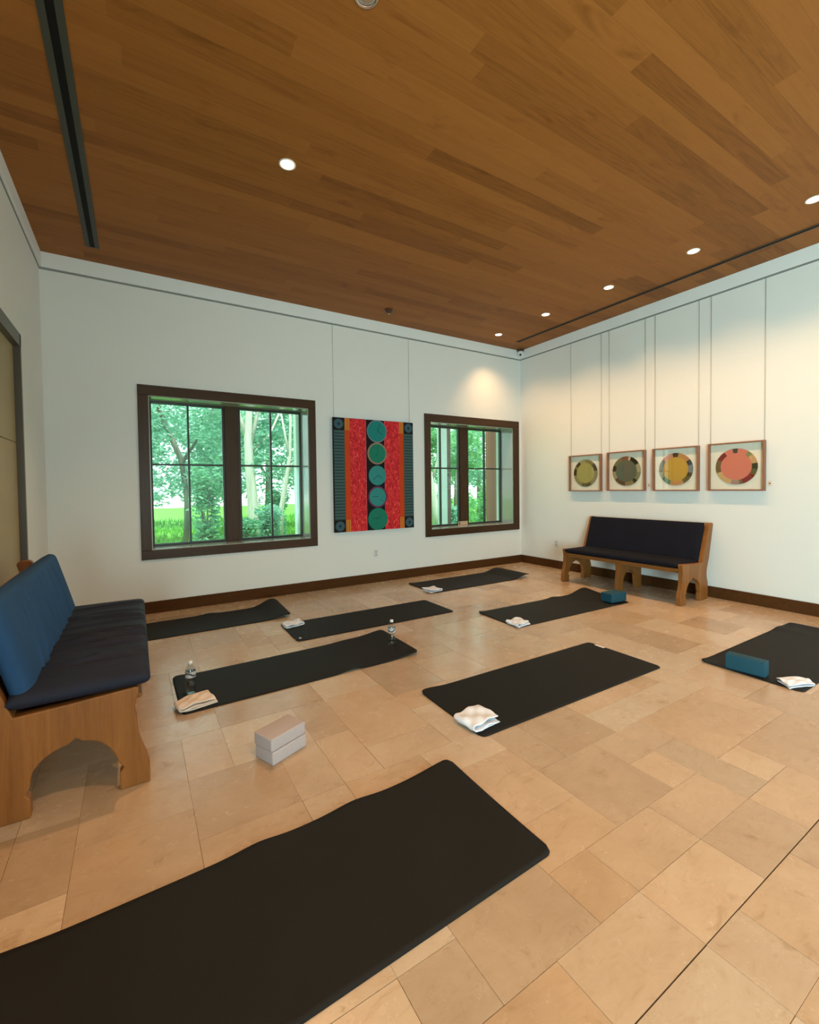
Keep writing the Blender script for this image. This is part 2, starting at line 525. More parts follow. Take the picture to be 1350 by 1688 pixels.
# ------------------------------------------------------------------ windows
def window(name, W, label):
    x0, x1, z0, z1 = W['o']; a0, a1, b0, b1 = W['i']
    e = empty(name, ((x0 + x1) / 2, YB, z0))
    struct(e, label, 'window')
    cx, cz = e.location.x, z0
    F = YB - 0.022
    def B(x0, x1, y0, y1, z0, z1):
        return (x0 - cx, x1 - cx, y0 - YB, y1 - YB, z0 - cz, z1 - cz)
    link('head_casing', boxes(B(x0, x1, F, YB, b1, z1)), M_CASING, e, bevel=0.004)
    link('sill_casing', boxes(B(x0, x1, F, YB, z0, b0)), M_CASING, e, bevel=0.004)
    for (p, q) in ((x0, a0), (a1, x1)):
        link('side_casing', boxes(B(p, q, F, YB, b0, b1)), M_CASING_V, e, bevel=0.004)
    D = 0.30
    m0, m1 = (a0 + a1) / 2 - 0.083, (a0 + a1) / 2 + 0.083
    t = 0.010
    link('mullion_post', boxes(B(m0, m1, YB + D - 0.035, YB + D + 0.03, b0 + t, b1 - t)), M_CASING_V, e, bevel=0.004)
    link('reveal', boxes(B(a0, a1, YB, YB + D + 0.05, b1 - t, b1), B(a0, a1, YB, YB + D + 0.05, b0, b0 + t),
                         B(a0, a0 + t, YB, YB + D + 0.05, b0 + t, b1 - t), B(a1 - t, a1, YB, YB + D + 0.05, b0 + t, b1 - t)), M_REVEAL, e)
    for (p, q) in ((a0 + t, m0), (m1, a1 - t)):
        y0, y1 = YB + D - 0.02, YB + D + 0.025
        zz0, zz1 = b0 + t, b1 - t
        st = 0.026
        mx, mz = (p + q) / 2, 1.655
        ms = 0.011
        bm = boxes(B(p, q, y0, y1, zz0, zz0 + st), B(p, q, y0, y1, zz1 - st, zz1), B(p, p + st, y0, y1, zz0 + st, zz1 - st), B(q - st, q, y0, y1, zz0 + st, zz1 - st))
        f = link('sash_frame', bm, M_SASH, e, bevel=0.003)
        bm = boxes(B(mx - ms, mx + ms, y0 + 0.004, y1 - 0.004, zz0 + st, zz1 - st), B(p + st, mx - ms, y0 + 0.004, y1 - 0.004, mz - ms, mz + ms), B(mx + ms, q - st, y0 + 0.004, y1 - 0.004, mz - ms, mz + ms))
        link('muntin', bm, M_SASH, f)
        link('pane', boxes(B(p + st - 0.005, q - st + 0.005, YB + D, YB + D + 0.004, zz0 + st - 0.005, zz1 - st + 0.005)), M_PANE, f)
    return e
window('window_1', W1, 'left dark framed window with four panes each side')
window('window_2', W2, 'right dark framed window beside the corner')
for k, (xw, z0, h) in enumerate(((XL - 0.3, 0.15, 1.9), (XR + 0.3, 0.45, 2.2))):  # made-up windows out of view, frames for the two fill lamps
    e = empty('window_%d' % (k + 3), (xw, -3.0 if k == 0 else -1.35, z0))
    struct(e, 'added window opening for a fill lamp behind the camera', 'window')
    w = 1.40 if k == 0 else 1.25
    link('sash_frame', boxes((-0.025, 0.025, -w, w, 0, 0.05), (-0.025, 0.025, -w, w, h - 0.05, h), (-0.025, 0.025, -w, -w + 0.05, 0.05, h - 0.05), (-0.025, 0.025, w - 0.05, w, 0.05, h - 0.05),
                             (-0.025, 0.025, -0.03, 0.03, 0.05, h - 0.05)), M_SASH, e)

# ------------------------------------------------------------------ ceiling fixtures
M_RING = flat('white_ring', (0.78, 0.72, 0.62), 0.35, 0.5)
M_CHROME = flat('chrome_reflector', (0.75, 0.75, 0.76), 0.15, 0.5, 0.02, metal=1.0)
def downlight(x, y, label, lit=True, aim=None, watt=DOWNLIGHT_W, size=1.6, group='recessed ceiling lights', blend=0.7):
    e = empty('recessed_downlight', (x, y, H))
    tag(e, label, 'ceiling light', group)
    bm = bmesh.new()
    n = 28
    ro, ri = 0.060, 0.047
    prof = [(ro, -0.001), (ro, -0.004), (ri + 0.004, -0.006), (ri, -0.001)]
    lathe(bm, prof, n, cap=False)
    link('trim_ring', bm, M_RING if lit else M_CHROME, e, smooth=True)
    bm = bmesh.new()
    lathe(bm, [(ri, -0.001), (ri * 0.96, -0.004), (ri * 0.7, -0.0045), (0.004, -0.005)], n)
    link('lens', bm, M_LAMP if lit else M_CHROME, e, smooth=True)
    if lit:
        l = light('downlight_beam', 'SPOT', (x, y, H - 0.02), aim or (x, y, 0), watt, WARM, spot_size=size, spot_blend=blend, shadow_soft_size=0.035)
        l.parent = e
        l.location = (0, 0, -0.02)
    return e
RY = [5.137, 4.214, 3.265, 2.328, 1.396]
RN = ['nearest the back corner', 'second from the back corner', 'third from the back corner', 'fourth from the back corner', 'nearest the right edge of the picture']
for y, nm in zip(RY, RN):
    downlight(4.89, y, 'small lit ceiling downlight along the right wall, ' + nm, True, (5.50, y - 0.02, 0), WALLWASH_W, 1.9, blend=1.0)
for y in (0.45,):
    downlight(4.89, y, 'lit ceiling downlight along the right wall, out of view', True, (5.60, y, 0), WALLWASH_W * 0.7, 1.7, blend=1.0)
downlight(1.0, 3.21, 'bright lit downlight alone in the middle left of the wood ceiling', True, None, DOWNLIGHT_W, 2.0)
downlight(1.0, 1.93, 'chrome downlight cut by the top edge of the picture', False)
for (x, y) in ((1.0, 0.6), (2.95, -1.2), (1.0, -1.2)):
    downlight(x, y, 'lit ceiling downlight above the camera, out of view', True, None, DOWNLIGHT_W, 2.0)

# brown ceiling dome
e = empty('ceiling_detector', (2.935, 5.146, H))
tag(e, 'small dark brown round detector on the wood ceiling above the left side of the painting', 'detector')
M_BRN = flat('brown_plastic', (0.075, 0.030, 0.012), 0.35, 0.5)
bm = bmesh.new(); lathe(bm, [(0.058, 0.0), (0.058, -0.012), (0.050, -0.020)], 24)
link('base_ring', bm, M_BRN, e, smooth=True)
bm = bmesh.new(); lathe(bm, [(0.044, -0.018), (0.040, -0.034), (0.024, -0.046), (0.003, -0.050)], 24)
link('sensor_dome', bm, M_BRN, e, smooth=True)
bm = bmesh.new(); lathe(bm, [(0.010, -0.046), (0.009, -0.053), (0.002, -0.054)], 16)
o = link('status_lens', bm, M_RING, e, smooth=True); o['label'] = 'small pale lens'

# linear slots
def slot(x0, x1, y0, y1, lip, mat, label):
    e = empty('linear_slot_diffuser', ((x0 + x1) / 2, (y0 + y1) / 2, H))
    tag(e, label, 'air diffuser')
    w, h = (x1 - x0) / 2, (y1 - y0) / 2
    link('flange', boxes((-w, -w + lip, -h, h, -0.006, -0.001), (w - lip, w, -h, h, -0.006, -0.001), (-w + lip, w - lip, h - 0.012, h, -0.006, -0.001), (-w + lip, w - lip, -h, -h + 0.012, -0.006, -0.001)), mat, e)
    link('slot_opening', boxes((-w + lip, w - lip, -h + 0.012, h - 0.012, -0.003, -0.0012)), flat('slot_black', (0.004, 0.004, 0.004), 0.7, 0.2), e)
slot(-0.352, -0.240, -1.2, 5.235, 0.036, flat('slot_grey', (0.040, 0.042, 0.032), 0.5), 'long dark grey slot diffuser in the ceiling near the left wall')
slot(5.375, 5.440, -1.2, 5.25, 0.014, flat('slot_bronze', (0.075, 0.040, 0.018), 0.5), 'thin dark slot diffuser in the ceiling along the right wall')

# corner camera
e = empty('security_camera', (5.772, 5.528, 3.690))
tag(e, 'small white security camera with a black lens in the back corner under the ceiling', 'security camera')
M_CAMW = flat('white_plastic', (0.72, 0.74, 0.75), 0.35, 0.5, 0.02)
bm = bmesh.new(); lathe(bm, [(0.062, 0.018), (0.062, -0.004), (0.05, -0.012)], 24)
o = link('mounting_plate', bm, flat('camera_mount', (0.06, 0.035, 0.02), 0.5), e, smooth=True); o['label'] = 'dark mounting plate'
bm = bmesh.new()
lathe(bm, [(0.050, -0.012), (0.058, -0.045), (0.056, -0.085), (0.036, -0.112), (0.006, -0.120)], 28)
link('housing', bm, M_CAMW, e, smooth=True)
bm = bmesh.new()
lathe(bm, [(0.020, 0.0), (0.019, 0.006), (0.012, 0.009), (0.002, 0.010)], 20)
o = link('lens', bm, flat('lens_black', (0.005, 0.005, 0.006), 0.1), e, smooth=True)
o['label'] = 'black round lens'
dv = (Vector((0, 0, 1.36)) - Vector((5.772, 5.528, 3.625))).normalized()
o.rotation_euler = dv.to_track_quat('Z', 'Y').to_euler()
o.location = Vector((0, 0, -0.066)) + dv * 0.054

# outlets
def outlet(loc, rz, label):
    e = empty('wall_outlet', loc, rz)
    tag(e, label, 'outlet')
    link('cover_plate', boxes((-0.036, 0.036, -0.006, 0, -0.058, 0.058)), M_CAMW, e, bevel=0.003)
    for z in (-0.022, 0.022):
        o = link('socket', boxes((-0.017, 0.017, -0.008, -0.005, z - 0.016, z + 0.016)), flat('outlet_face', (0.55, 0.55, 0.52), 0.4), e, bevel=0.003)
        link('slot', boxes((-0.008, -0.005, -0.0085, -0.007, z - 0.005, z + 0.007), (0.005, 0.008, -0.0085, -0.007, z - 0.005, z + 0.007)), M_SASH, o)
outlet((2.918, YB, 0.412), 0, 'white outlet low on the back wall below the painting')
outlet((XR, 4.828, 0.402), -PI / 2, 'white outlet low on the right wall beside the pew in the corner')

# ------------------------------------------------------------------ painting
def disc(bm, cx, cz, r, y, mi, n=40, sq=1.0):
    f = bm.faces.new([bm.verts.new((cx + r * math.cos(2 * PI * i / n), y, cz + r * sq * math.sin(2 * PI * i / n))) for i in range(n)])
    f.material_index = mi
def quad(bm, x0, x1, z0, z1, y, mi):
    f = bm.faces.new([bm.verts.new(c) for c in ((x0, y, z0), (x1, y, z0), (x1, y, z1), (x0, y, z1))])
    f.material_index = mi
def rod(bm, x0, z0, x1, z1, w, y, mi):
    d = Vector((x1 - x0, z1 - z0)); n_ = Vector((-d.y, d.x)).normalized() * w / 2
    f = bm.faces.new([bm.verts.new(c) for c in ((x0 + n_.x, y, z0 + n_.y), (x0 - n_.x, y, z0 - n_.y), (x1 - n_.x, y, z1 - n_.y), (x1 + n_.x, y, z1 + n_.y))])
    f.material_index = mi

t = NT('red_paint_strokes')
o_ = t.obj()
n1 = t.noise(t.mapping(o_, (26, 1, 15)), 1.0, 5, 0.7, 1.5)
M_RED = t.bsdf(t.ramp(n1, [(0.30, (0.30, 0.006, 0.012)), (0.46, (0.56, 0.016, 0.022)), (0.56, (0.72, 0.035, 0.045)), (0.66, (0.85, 0.14, 0.10))]), 0.55, 0.15)
t = NT('teal_striped_paint')
o_ = t.obj()
sx = t.n('SeparateXYZ'); t.l(o_, sx.inputs[0])
fr = t.math('FRACT', t.math('MULTIPLY', sx.outputs[2], 24.0))
M_STR = t.bsdf(t.ramp(fr, [(0.0, (0.020, 0.042, 0.045)), (0.35, (0.028, 0.060, 0.062)), (0.55, (0.062, 0.125, 0.122)), (0.85, (0.055, 0.11, 0.11))]), 0.6, 0.15)
pm = [flat('paint_black', (0.008, 0.006, 0.008), 0.5, 0.12), M_STR, flat('paint_orange', (0.58, 0.055, 0.010), 0.5, 0.12), M_RED,
      flat('paint_teal', (0.012, 0.215, 0.195), 0.5, 0.12), flat('paint_green', (0.012, 0.19, 0.125), 0.5, 0.12), flat('paint_aqua', (0.035, 0.25, 0.24), 0.5, 0.12),
      flat('paint_lilac', (0.22, 0.20, 0.26), 0.5, 0.12), flat('paint_taupe', (0.30, 0.20, 0.13), 0.5, 0.12), flat('paint_plum', (0.14, 0.035, 0.085), 0.5, 0.12),
      flat('paint_slate', (0.050, 0.105, 0.135), 0.5, 0.12), flat('paint_yellow', (0.58, 0.33, 0.045), 0.5, 0.12), flat('paint_dark_teal', (0.006, 0.045, 0.055), 0.5, 0.12), flat('paint_rose', (0.48, 0.10, 0.14), 0.5, 0.12),
      flat('paint_brown', (0.16, 0.075, 0.025), 0.5, 0.12)]
PX0, PX1, PZ0, PZ1 = 2.275, 3.535, 0.752, 2.302
pe = empty('abstract_painting', ((PX0 + PX1) / 2, YB - 0.02, PZ0))
tag(pe, 'large unframed red striped painting with five teal discs between the windows', 'painting')
PWd, PH = (PX1 - PX0) / 2, PZ1 - PZ0
bm = bmesh.new()
box(bm, -PWd, PWd, -0.035, 0.0, 0, PH, 0)
ya = -0.0356
e1, e2, e3, e4 = -PWd, -PWd + 0.157, -PWd + 0.240, -PWd + 0.480
quad(bm, e1 + 0.006, e2, 0.0, PH, ya, 1)
quad(bm, -e2, -e1 - 0.004, 0.0, PH, ya, 1)
for s in (1, -1):
    a, b = sorted((s * e2, s * e3)); quad(bm, a, b, 0, PH, ya, 2)
    a, b = sorted((s * e3, s * e4)); quad(bm, a, b, 0, PH, ya, 3)
    a, b = sorted((s * e4, s * (e4 + 0.007))); quad(bm, a, b, 0, PH, ya - 0.0002, 13)
    a, b = sorted((s * e2, s * (e2 + 0.010))); quad(bm, a, b, 0.0, PH, ya - 0.0002, 14)
    for (z0, z1) in ((0, 0.165), (PH - 0.165, PH)):
        a, b = sorted((s * e1, s * e2)); quad(bm, a, b, z0, z1, ya - 0.0003, 0)
        disc(bm, s * (e1 + 0.078), (z0 + z1) / 2, 0.067, ya - 0.0006, 10)
        disc(bm, s * (e1 + 0.078), (z0 + z1) / 2, 0.020, ya - 0.0009, 12)
        for k in range(3):
            a, b = sorted((s * (e2 + 0.016 + 0.024 * k), s * (e2 + 0.027 + 0.024 * k))); quad(bm, a, b, z0, z1, ya - 0.0005, 11)
cl = [(2.145, 0.158, 7, 0.146, 4, ((70, 0.11), (-35, 0.08))), (1.834, 0.155, 8, 0.133, 5, ((90, 0.10), (-130, 0.06))), (1.523, 0.139, 6, 0.128, 6, ((-140, 0.105), (-38, 0.085))),
      (1.220, 0.152, 9, 0.130, 6, ((180, 0.095), (-40, 0.095))), (0.907, 0.157, 5, 0.147, 5, ((178, 0.10), (60, 0.05)))]
for z, ro, mo, ri, mi_, hands in cl:
    zz = z - PZ0
    disc(bm, 0.028, zz, ro, ya - 0.0004, mo)
    disc(bm, 0.028, zz, ri, ya - 0.0008, mi_)
    for a, ln in hands:
        A = math.radians(a)
        ox, oz = (0.028 + 0.010, zz + 0.006)
        if z == 1.220 and a == -40:
            ox += 0.035; oz -= 0.035; ln = 0.06
        rod(bm, ox, oz, ox + ln * math.cos(A), oz + ln * math.sin(A), 0.006, ya - 0.0012, 12)
link('canvas', bm, pm, pe)
def wire(parent, pts, r=0.0022):
    bm = bmesh.new(); tube(bm, pts, r, 6)
    return link('hanging_wire', bm, M_WIRE, parent, smooth=True)
for xx in (2.304, 3.505):
    lx = xx - pe.location.x
    wire(pe, [(lx, 0.010, RZ0 - PZ0 + 0.006), (lx, 0.010, PH - 0.15)])

# ------------------------------------------------------------------ four framed textile discs
M_FRAME = wood('walnut_frame', (0.30, 0.145, 0.085), (0.22, 0.10, 0.055), 'Z', 2, 0.45)
M_MATB = flat('cream_mount', (0.88, 0.83, 0.71), 0.8, 0.2, 0.02)
def framed(yc, zc, name_color, core, ring, label, twist=0.0):
    s = 0.2735
    e = empty('framed_disc', (XR - 0.008, yc, zc), -PI / 2 + twist)   # local x runs to the right as seen, local -y into the room
    tag(e, label, 'framed art')
    fw, fd = 0.015, 0.050
    link('frame', boxes((-s, s, -fd, 0, s - fw, s), (-s, s, -fd, 0, -s, -s + fw), (-s, -s + fw, -fd, 0, -s + fw, s - fw), (s - fw, s, -fd, 0, -s + fw, s - fw)), M_FRAME, e)
    link('mount_board', boxes((-s + fw, s - fw, -0.010, -0.002, -s + fw, s - fw)), M_MATB, e)
    link('glazing', boxes((-s + fw, s - fw, -fd + 0.006, -fd + 0.008, -s + fw, s - fw)), M_PICGLASS, e)
    R0, R1 = 0.152, 0.203
    cols = [core] + [c for _, _, c in ring]
    mats = [flat('textile_%s_%d' % (name_color, k), c, 0.85, 0.2, 0.12, 60) for k, c in enumerate(cols)]
    bm = bmesh.new()
    n = 72
    def pt(r, a, y):
        A = math.radians(a); return (r * math.sin(A), y, r * math.cos(A))
    yy, yb = -0.019, -0.010
    f = bm.faces.new([bm.verts.new(pt(R0, 360 * i / n, yy - 0.001)) for i in range(n)]); f.material_index = 0
    for i in range(n):
        a, b = 360 * i / n, 360 * (i + 1) / n
        mid = (a + b) / 2
        mi = 0
        for k, (p, q, c) in enumerate(ring):
            if p <= mid < q or p <= mid + 360 < q or p <= mid - 360 < q:
                mi = k + 1
        for quadv in ([pt(R0 - 0.001, a, yy), pt(R0 - 0.001, b, yy), pt(R1, b, yy), pt(R1, a, yy)], [pt(R1, a, yy), pt(R1, b, yy), pt(R1, b, yb), pt(R1, a, yb)]):
            f = bm.faces.new([bm.verts.new(v) for v in quadv]); f.material_index = mi
    link('textile_disc', bm, mats, e)
    for sx_ in (-0.262, 0.262):
        wire(e, [(sx_, -0.006, RZ0 - zc + 0.006), (sx_, -0.006, s - 0.02)], 0.002)
    return e
OL, OLD = (0.36, 0.33, 0.115), (0.075, 0.055, 0.018)
framed(4.263, 1.528, 'olive', (0.40, 0.36, 0.115), [(0, 45, (0.24, 0.20, 0.075)), (45, 82, (0.06, 0.042, 0.013)), (82, 150, (0.26, 0.22, 0.10)), (150, 200, (0.13, 0.095, 0.035)), (200, 258, (0.30, 0.25, 0.11)), (258, 288, (0.045, 0.032, 0.011)), (288, 305, (0.20, 0.165, 0.065)), (305, 332, (0.055, 0.04, 0.013)), (332, 360, (0.34, 0.31, 0.15))],
       'square framed disc with olive green centre, furthest left of the four on the right wall')
framed(3.615, 1.535, 'grey', (0.125, 0.14, 0.095), [(340, 368, (0.23, 0.095, 0.045)), (8, 20, (0.55, 0.46, 0.30)), (20, 62, (0.025, 0.020, 0.007)), (62, 95, (0.38, 0.32, 0.18)), (95, 128, (0.22, 0.20, 0.09)), (128, 145, (0.04, 0.033, 0.010)), (145, 185, (0.27, 0.22, 0.10)), (185, 235, (0.14, 0.070, 0.027)), (235, 272, (0.34, 0.28, 0.15)), (272, 296, (0.035, 0.028, 0.010)), (296, 340, (0.20, 0.15, 0.075))],
       'square framed disc with dark grey green centre, second from the left on the right wall')
framed(2.962, 1.534, 'ochre', (0.56, 0.33, 0.050), [(348, 372, (0.07, 0.045, 0.018)), (12, 55, (0.50, 0.24, 0.085)), (55, 75, (0.055, 0.060, 0.060)), (75, 103, (0.20, 0.22, 0.24)), (103, 118, (0.07, 0.055, 0.022)), (118, 150, (0.16, 0.12, 0.035)), (150, 200, (0.55, 0.26, 0.10)), (200, 235, (0.12, 0.20, 0.105)), (235, 262, (0.30, 0.30, 0.20)), (262, 310, (0.22, 0.20, 0.17)), (310, 348, (0.58, 0.24, 0.17))],
       'square framed disc with mustard yellow centre, third from the left on the right wall', 0.0)
framed(2.308, 1.538, 'salmon', (0.68, 0.20, 0.135), [(350, 367, (0.07, 0.06, 0.035)), (35, 52, (0.26, 0.24, 0.10)), (52, 82, (0.62, 0.36, 0.17)), (82, 98, (0.055, 0.055, 0.022)), (98, 122, (0.14, 0.12, 0.045)), (122, 158, (0.22, 0.025, 0.022)), (158, 172, (0.19, 0.13, 0.05)), (172, 196, (0.36, 0.24, 0.20)), (196, 250, (0.58, 0.38, 0.16)), (250, 295, (0.17, 0.11, 0.04)), (295, 325, (0.20, 0.022, 0.020))],
       'square framed disc with salmon pink centre, furthest right of the four on the right wall')
M_LABEL = flat('label_card', (0.74, 0.66, 0.54), 0.6, 0.3, 0.02)
M_DOT = flat('label_dot', (0.16, 0.05, 0.03), 0.6)
for yy, zz, lb in ((3.312, 1.336, 'tiny wall label between the dark grey disc and the yellow disc'), (2.005, 1.343, 'tiny wall label right of the salmon pink disc')):
    e = empty('wall_label', (XR, yy, zz), -PI / 2)
    tag(e, lb, 'label')
    link('card', boxes((-0.018, 0.018, -0.002, 0, -0.03, 0.03)), M_LABEL, e)
    bm = bmesh.new(); disc(bm, 0, 0, 0.008, -0.0025, 0, 16)
    link('dot', bm, M_DOT, e)['label'] = 'dark red dot'

# ------------------------------------------------------------------ pews
def cushion_bm(x0, x1, y0, y1, z0, z1, nx, ny, puff, wr=None, seed=0):
    """a soft slab: rounded section, slightly crowned, optional wrinkles"""
    rnd = random.Random(seed)
    bm = bmesh.new()
    def prof(u):
        return min(1.0, (max(0.0, 1 - abs(2 * u - 1) ** 20)) ** 0.5)
    top, bot = {}, {}
    for i in range(nx + 1):
        for j in range(ny + 1):
            u, v = i / nx, j / ny
            su = 0.5 - 0.5 * math.cos(PI * u); sv = 0.5 - 0.5 * math.cos(PI * v)
            su, sv = 0.25 * u + 0.75 * su, 0.25 * v + 0.75 * sv
            x, y = x0 + (x1 - x0) * su, y0 + (y1 - y0) * sv
            k = prof(su) * prof(sv)
            zm = (z0 + z1) / 2; hh = (z1 - z0) / 2
            crown = puff * (math.sin(PI * su) * math.sin(PI * sv)) ** 0.5 if 0 < su < 1 and 0 < sv < 1 else 0
            w = wr(su, sv) if wr else 0
            top[i, j] = bm.verts.new((x, y, zm + hh * k + crown + w * k))
            bot[i, j] = top[i, j] if i in (0, nx) or j in (0, ny) else bm.verts.new((x, y, zm - hh * k))
    for i in range(nx):
        for j in range(ny):
            bm.faces.new((top[i, j], top[i + 1, j], top[i + 1, j + 1], top[i, j + 1]))
            b = (bot[i, j], bot[i, j + 1], bot[i + 1, j + 1], bot[i + 1, j])
            try:
                bm.faces.new(b)
            except ValueError:
                pass
    return bm

def arc(cx, cz, rx, rz, a0, a1, n):
    return [(cx + rx * math.cos(math.radians(a0 + (a1 - a0) * k / n)), cz + rz * math.sin(math.radians(a0 + (a1 - a0) * k / n))) for k in range(n + 1)]

def bez(p0, p1, p2, n):
    return [((1 - s) ** 2 * p0[0] + 2 * s * (1 - s) * p1[0] + s * s * p2[0], (1 - s) ** 2 * p0[1] + 2 * s * (1 - s) * p1[1] + s * s * p2[1]) for s in [k / n for k in range(n + 1)]]

FRONT = [(0, 0), (0, 0.09)] + bez((0.010, 0.13), (0.045, 0.22), (0.044, 0.27), 5) + bez((0.046, 0.31), (0.062, 0.37), (0.036, 0.43), 5) + [(0.036, 0.452), (0.046, 0.458)]
ARCH = [(0.607, 0), (0.432, 0), (0.432, 0.082), (0.447, 0.100), (0.432, 0.128)] + bez((0.428, 0.17), (0.405, 0.245), (0.300, 0.268), 8) + [(0.274, 0.288), (0.250, 0.268)] + \
       bez((0.240, 0.266), (0.150, 0.245), (0.122, 0.132), 8) + [(0.102, 0.100), (0.118, 0.080), (0.118, 0)]

def pew(name, length, seat_c, back_c, over, label):
    """local frame: u = +x from the front feet to the back, y along the pew, z up"""
    e = empty(name, (0, 0, 0))
    tag(e, label, 'pew')
    th = 0.052
    def back_edge():
        return [(0.607, 0.19)] + bez((0.585, 0.25), (0.570, 0.31), (0.590, 0.37), 4) + [(0.632, 0.475), (0.700, 0.756)] + bez((0.722, 0.845), (0.738, 0.888), (0.690, 0.888), 6) + \
            bez((0.655, 0.888), (0.630, 0.862), (0.618, 0.80), 5) + [(0.535, 0.600), (0.478, 0.435)]
    full = FRONT + [(0.30, 0.442)] + list(reversed(back_edge())) + ARCH
    # close and order: front up, across the top, up the back post inside, over, down outside, foot, arch back to the start
    for y0 in (0.0, length - th):
        bm = bmesh.new()
        prism(bm, full, 'y', y0, y0 + th)
        link('end_panel', bm, M_OAK, e, bevel=0.006)
    mid = [(0.06, 0), (0.06, 0.09)] + bez((0.065, 0.13), (0.085, 0.22), (0.082, 0.27), 4) + [(0.075, 0.37), (0.55, 0.34), (0.57, 0.25), (0.575, 0.0), (0.46, 0), (0.452, 0.10)] + \
        bez((0.445, 0.17), (0.41, 0.235), (0.315, 0.25), 6) + bez((0.28, 0.25), (0.19, 0.22), (0.165, 0.10), 6) + [(0.165, 0)]
    bm = bmesh.new(); prism(bm, mid, 'y', length / 2 - th / 2, length / 2 + th / 2)
    link('middle_support', bm, M_OAK, e, bevel=0.005)
    bm = bmesh.new()
    prism(bm, [(0.030, 0.383), (0.022, 0.392), (0.026, 0.404), (0.040, 0.408), (0.50, 0.400), (0.50, 0.378)], 'y', th, length - th)
    link('seat_board', bm, M_OAK_Y, e, bevel=0.004)
    bm = bmesh.new()
    prism(bm, [(0.500, 0.40), (0.522, 0.392), (0.672, 0.845), (0.650, 0.852)], 'y', th, length - th)
    link('back_board', bm, M_OAK_Y, e, bevel=0.004)
    bm = bmesh.new()
    prism(bm, [(0.080, 0.350), (0.080, 0.384), (0.110, 0.384), (0.110, 0.350)], 'y', th, length - th)
    link('front_rail', bm, M_OAK_Y, e, bevel=0.004)
    sc = link('seat_cushion', *seat_c, e, smooth=True)
    bc = link('back_cushion', *back_c, e, smooth=True)
    return e, sc, bc

LEN = 1.60
# right pew: faces -x, cushions slim and navy, between the ends
sb = cushion_bm(0.012, 0.50, 0.055, LEN - 0.040, 0.408, 0.470, 16, 44, 0.006)
def stand_back(bm, thick_at):
    return bm
def back_cushion(y0, y1, low, high, thick, puff, wr, seed=0):
    """built lying down (x = up the back) and tipped against the back board"""
    L = math.hypot(high[0] - low[0], high[1] - low[1])
    bm = cushion_bm(0, L, y0, y1, 0, thick, 26, 260 if wr else 44, puff, wr, seed)
    d = Vector((high[0] - low[0], 0, high[1] - low[1])).normalized()
    nrm = Vector((-d.z, 0, d.x))
    for v in bm.verts:
        p = Vector((low[0], 0, low[1])) + d * v.co.x + nrm * v.co.z
        v.co = (p.x, v.co.y, p.z)
    return bm
bb = back_cushion(0.045, LEN - 0.045, (0.500, 0.430), (0.650, 0.880), 0.055, 0.004, None)
e, sc_, bc_ = pew('wooden_pew', LEN, (sb, M_NAVY), (bb, M_NAVY), 0, 'oak pew with dark navy cushions against the right wall below the framed discs')
e.location = (5.090, 2.540, 0)
e.rotation_euler.z = 0.0

# left pew: faces +x, thick wrinkled blue cushions lying over the end panels
rw = random.Random(3)
WR = [(rw.uniform(0.1, 0.95), rw.uniform(-0.25, 0.25), rw.uniform(0.007, 0.013), rw.uniform(0.006, 0.015)) for _ in range(30)]
def wr_seat(u, v):
    z = 0.0
    for (c, sl, w, a) in WR:
        dd = (v - c - sl * (u - 0.3) * 0.25)
        z += a * math.exp(-(dd / w) ** 2) * (0.5 + 0.5 * math.cos(PI * (u - 0.3)))
    return z
WB = [(rw.uniform(0.05, 0.95), rw.uniform(-0.4, 0.5), rw.uniform(0.010, 0.022), rw.uniform(0.005, 0.012)) for _ in range(16)]
def wr_back(u, v):
    z = 0.0
    for (c, sl, w, a) in WB:
        dd = (v - c - sl * (u - 0.5) * 0.35)
        z += a * math.exp(-(dd / w) ** 2) * math.sin(PI * u)
    return z
sb = cushion_bm(-0.012, 0.50, -0.010, LEN + 0.012, 0.447, 0.538, 30, 360, 0.010, wr_seat)
bb = back_cushion(-0.010, LEN - 0.012, (0.492, 0.462), (0.610, 0.905), 0.098, 0.008, wr_back)
bm_ = bb
e, sc_, bc_ = pew('wooden_pew', LEN, (sb, M_INK), (bb, M_BLUE), 0, 'oak pew with bright blue cushions at the left edge in front of the left wall')
e.location = (0.027, 3.955, 0)
e.rotation_euler.z = PI

# ------------------------------------------------------------------ yoga mats
def sstep(x):
    x = max(0.0, min(1.0, x)); return x * x * (3 - 2 * x)
def mat_mesh(L, W, zf, r=0.035, t=0.006, nu=90, nv=30):
    bm = bmesh.new()
    us = []
    for i in range(nu + 1):
        s = i / nu
        us.append(0.65 * s + 0.35 * (0.5 - 0.5 * math.cos(PI * s)))
    top, bot = [], []
    for s in us:
        x = -L / 2 + L * s
        de = min(x + L / 2, L / 2 - x)
        hw = W / 2
        if de < r:
            hw = W / 2 - (r - math.sqrt(max(0, r * r - (r - de) ** 2)))
        rt, rb = [], []
        for j in range(nv + 1):
            v = -1 + 2 * j / nv
            y = hw * v
            z = zf(s, 0.5 + y / W)
            rt.append(bm.verts.new((x, y, z + t)))
            rb.append(bm.verts.new((x, y, z)))
        top.append(rt); bot.append(rb)
    for i in range(nu):
        for j in range(nv):
            bm.faces.new((top[i][j], top[i + 1][j], top[i + 1][j + 1], top[i][j + 1]))
            bm.faces.new((bot[i][j], bot[i][j + 1], bot[i + 1][j + 1], bot[i + 1][j]))
        bm.faces.new((top[i][0], bot[i][0], bot[i + 1][0], top[i + 1][0]))
        bm.faces.new((top[i][nv], top[i + 1][nv], bot[i + 1][nv], bot[i][nv]))
    for k in (0, nu):
        for j in range(nv):
            bm.faces.new((top[k][j], top[k][j + 1], bot[k][j + 1], bot[k][j]))
    return bm
def g(x, c, w):
    return math.exp(-((x - c) / w) ** 2)
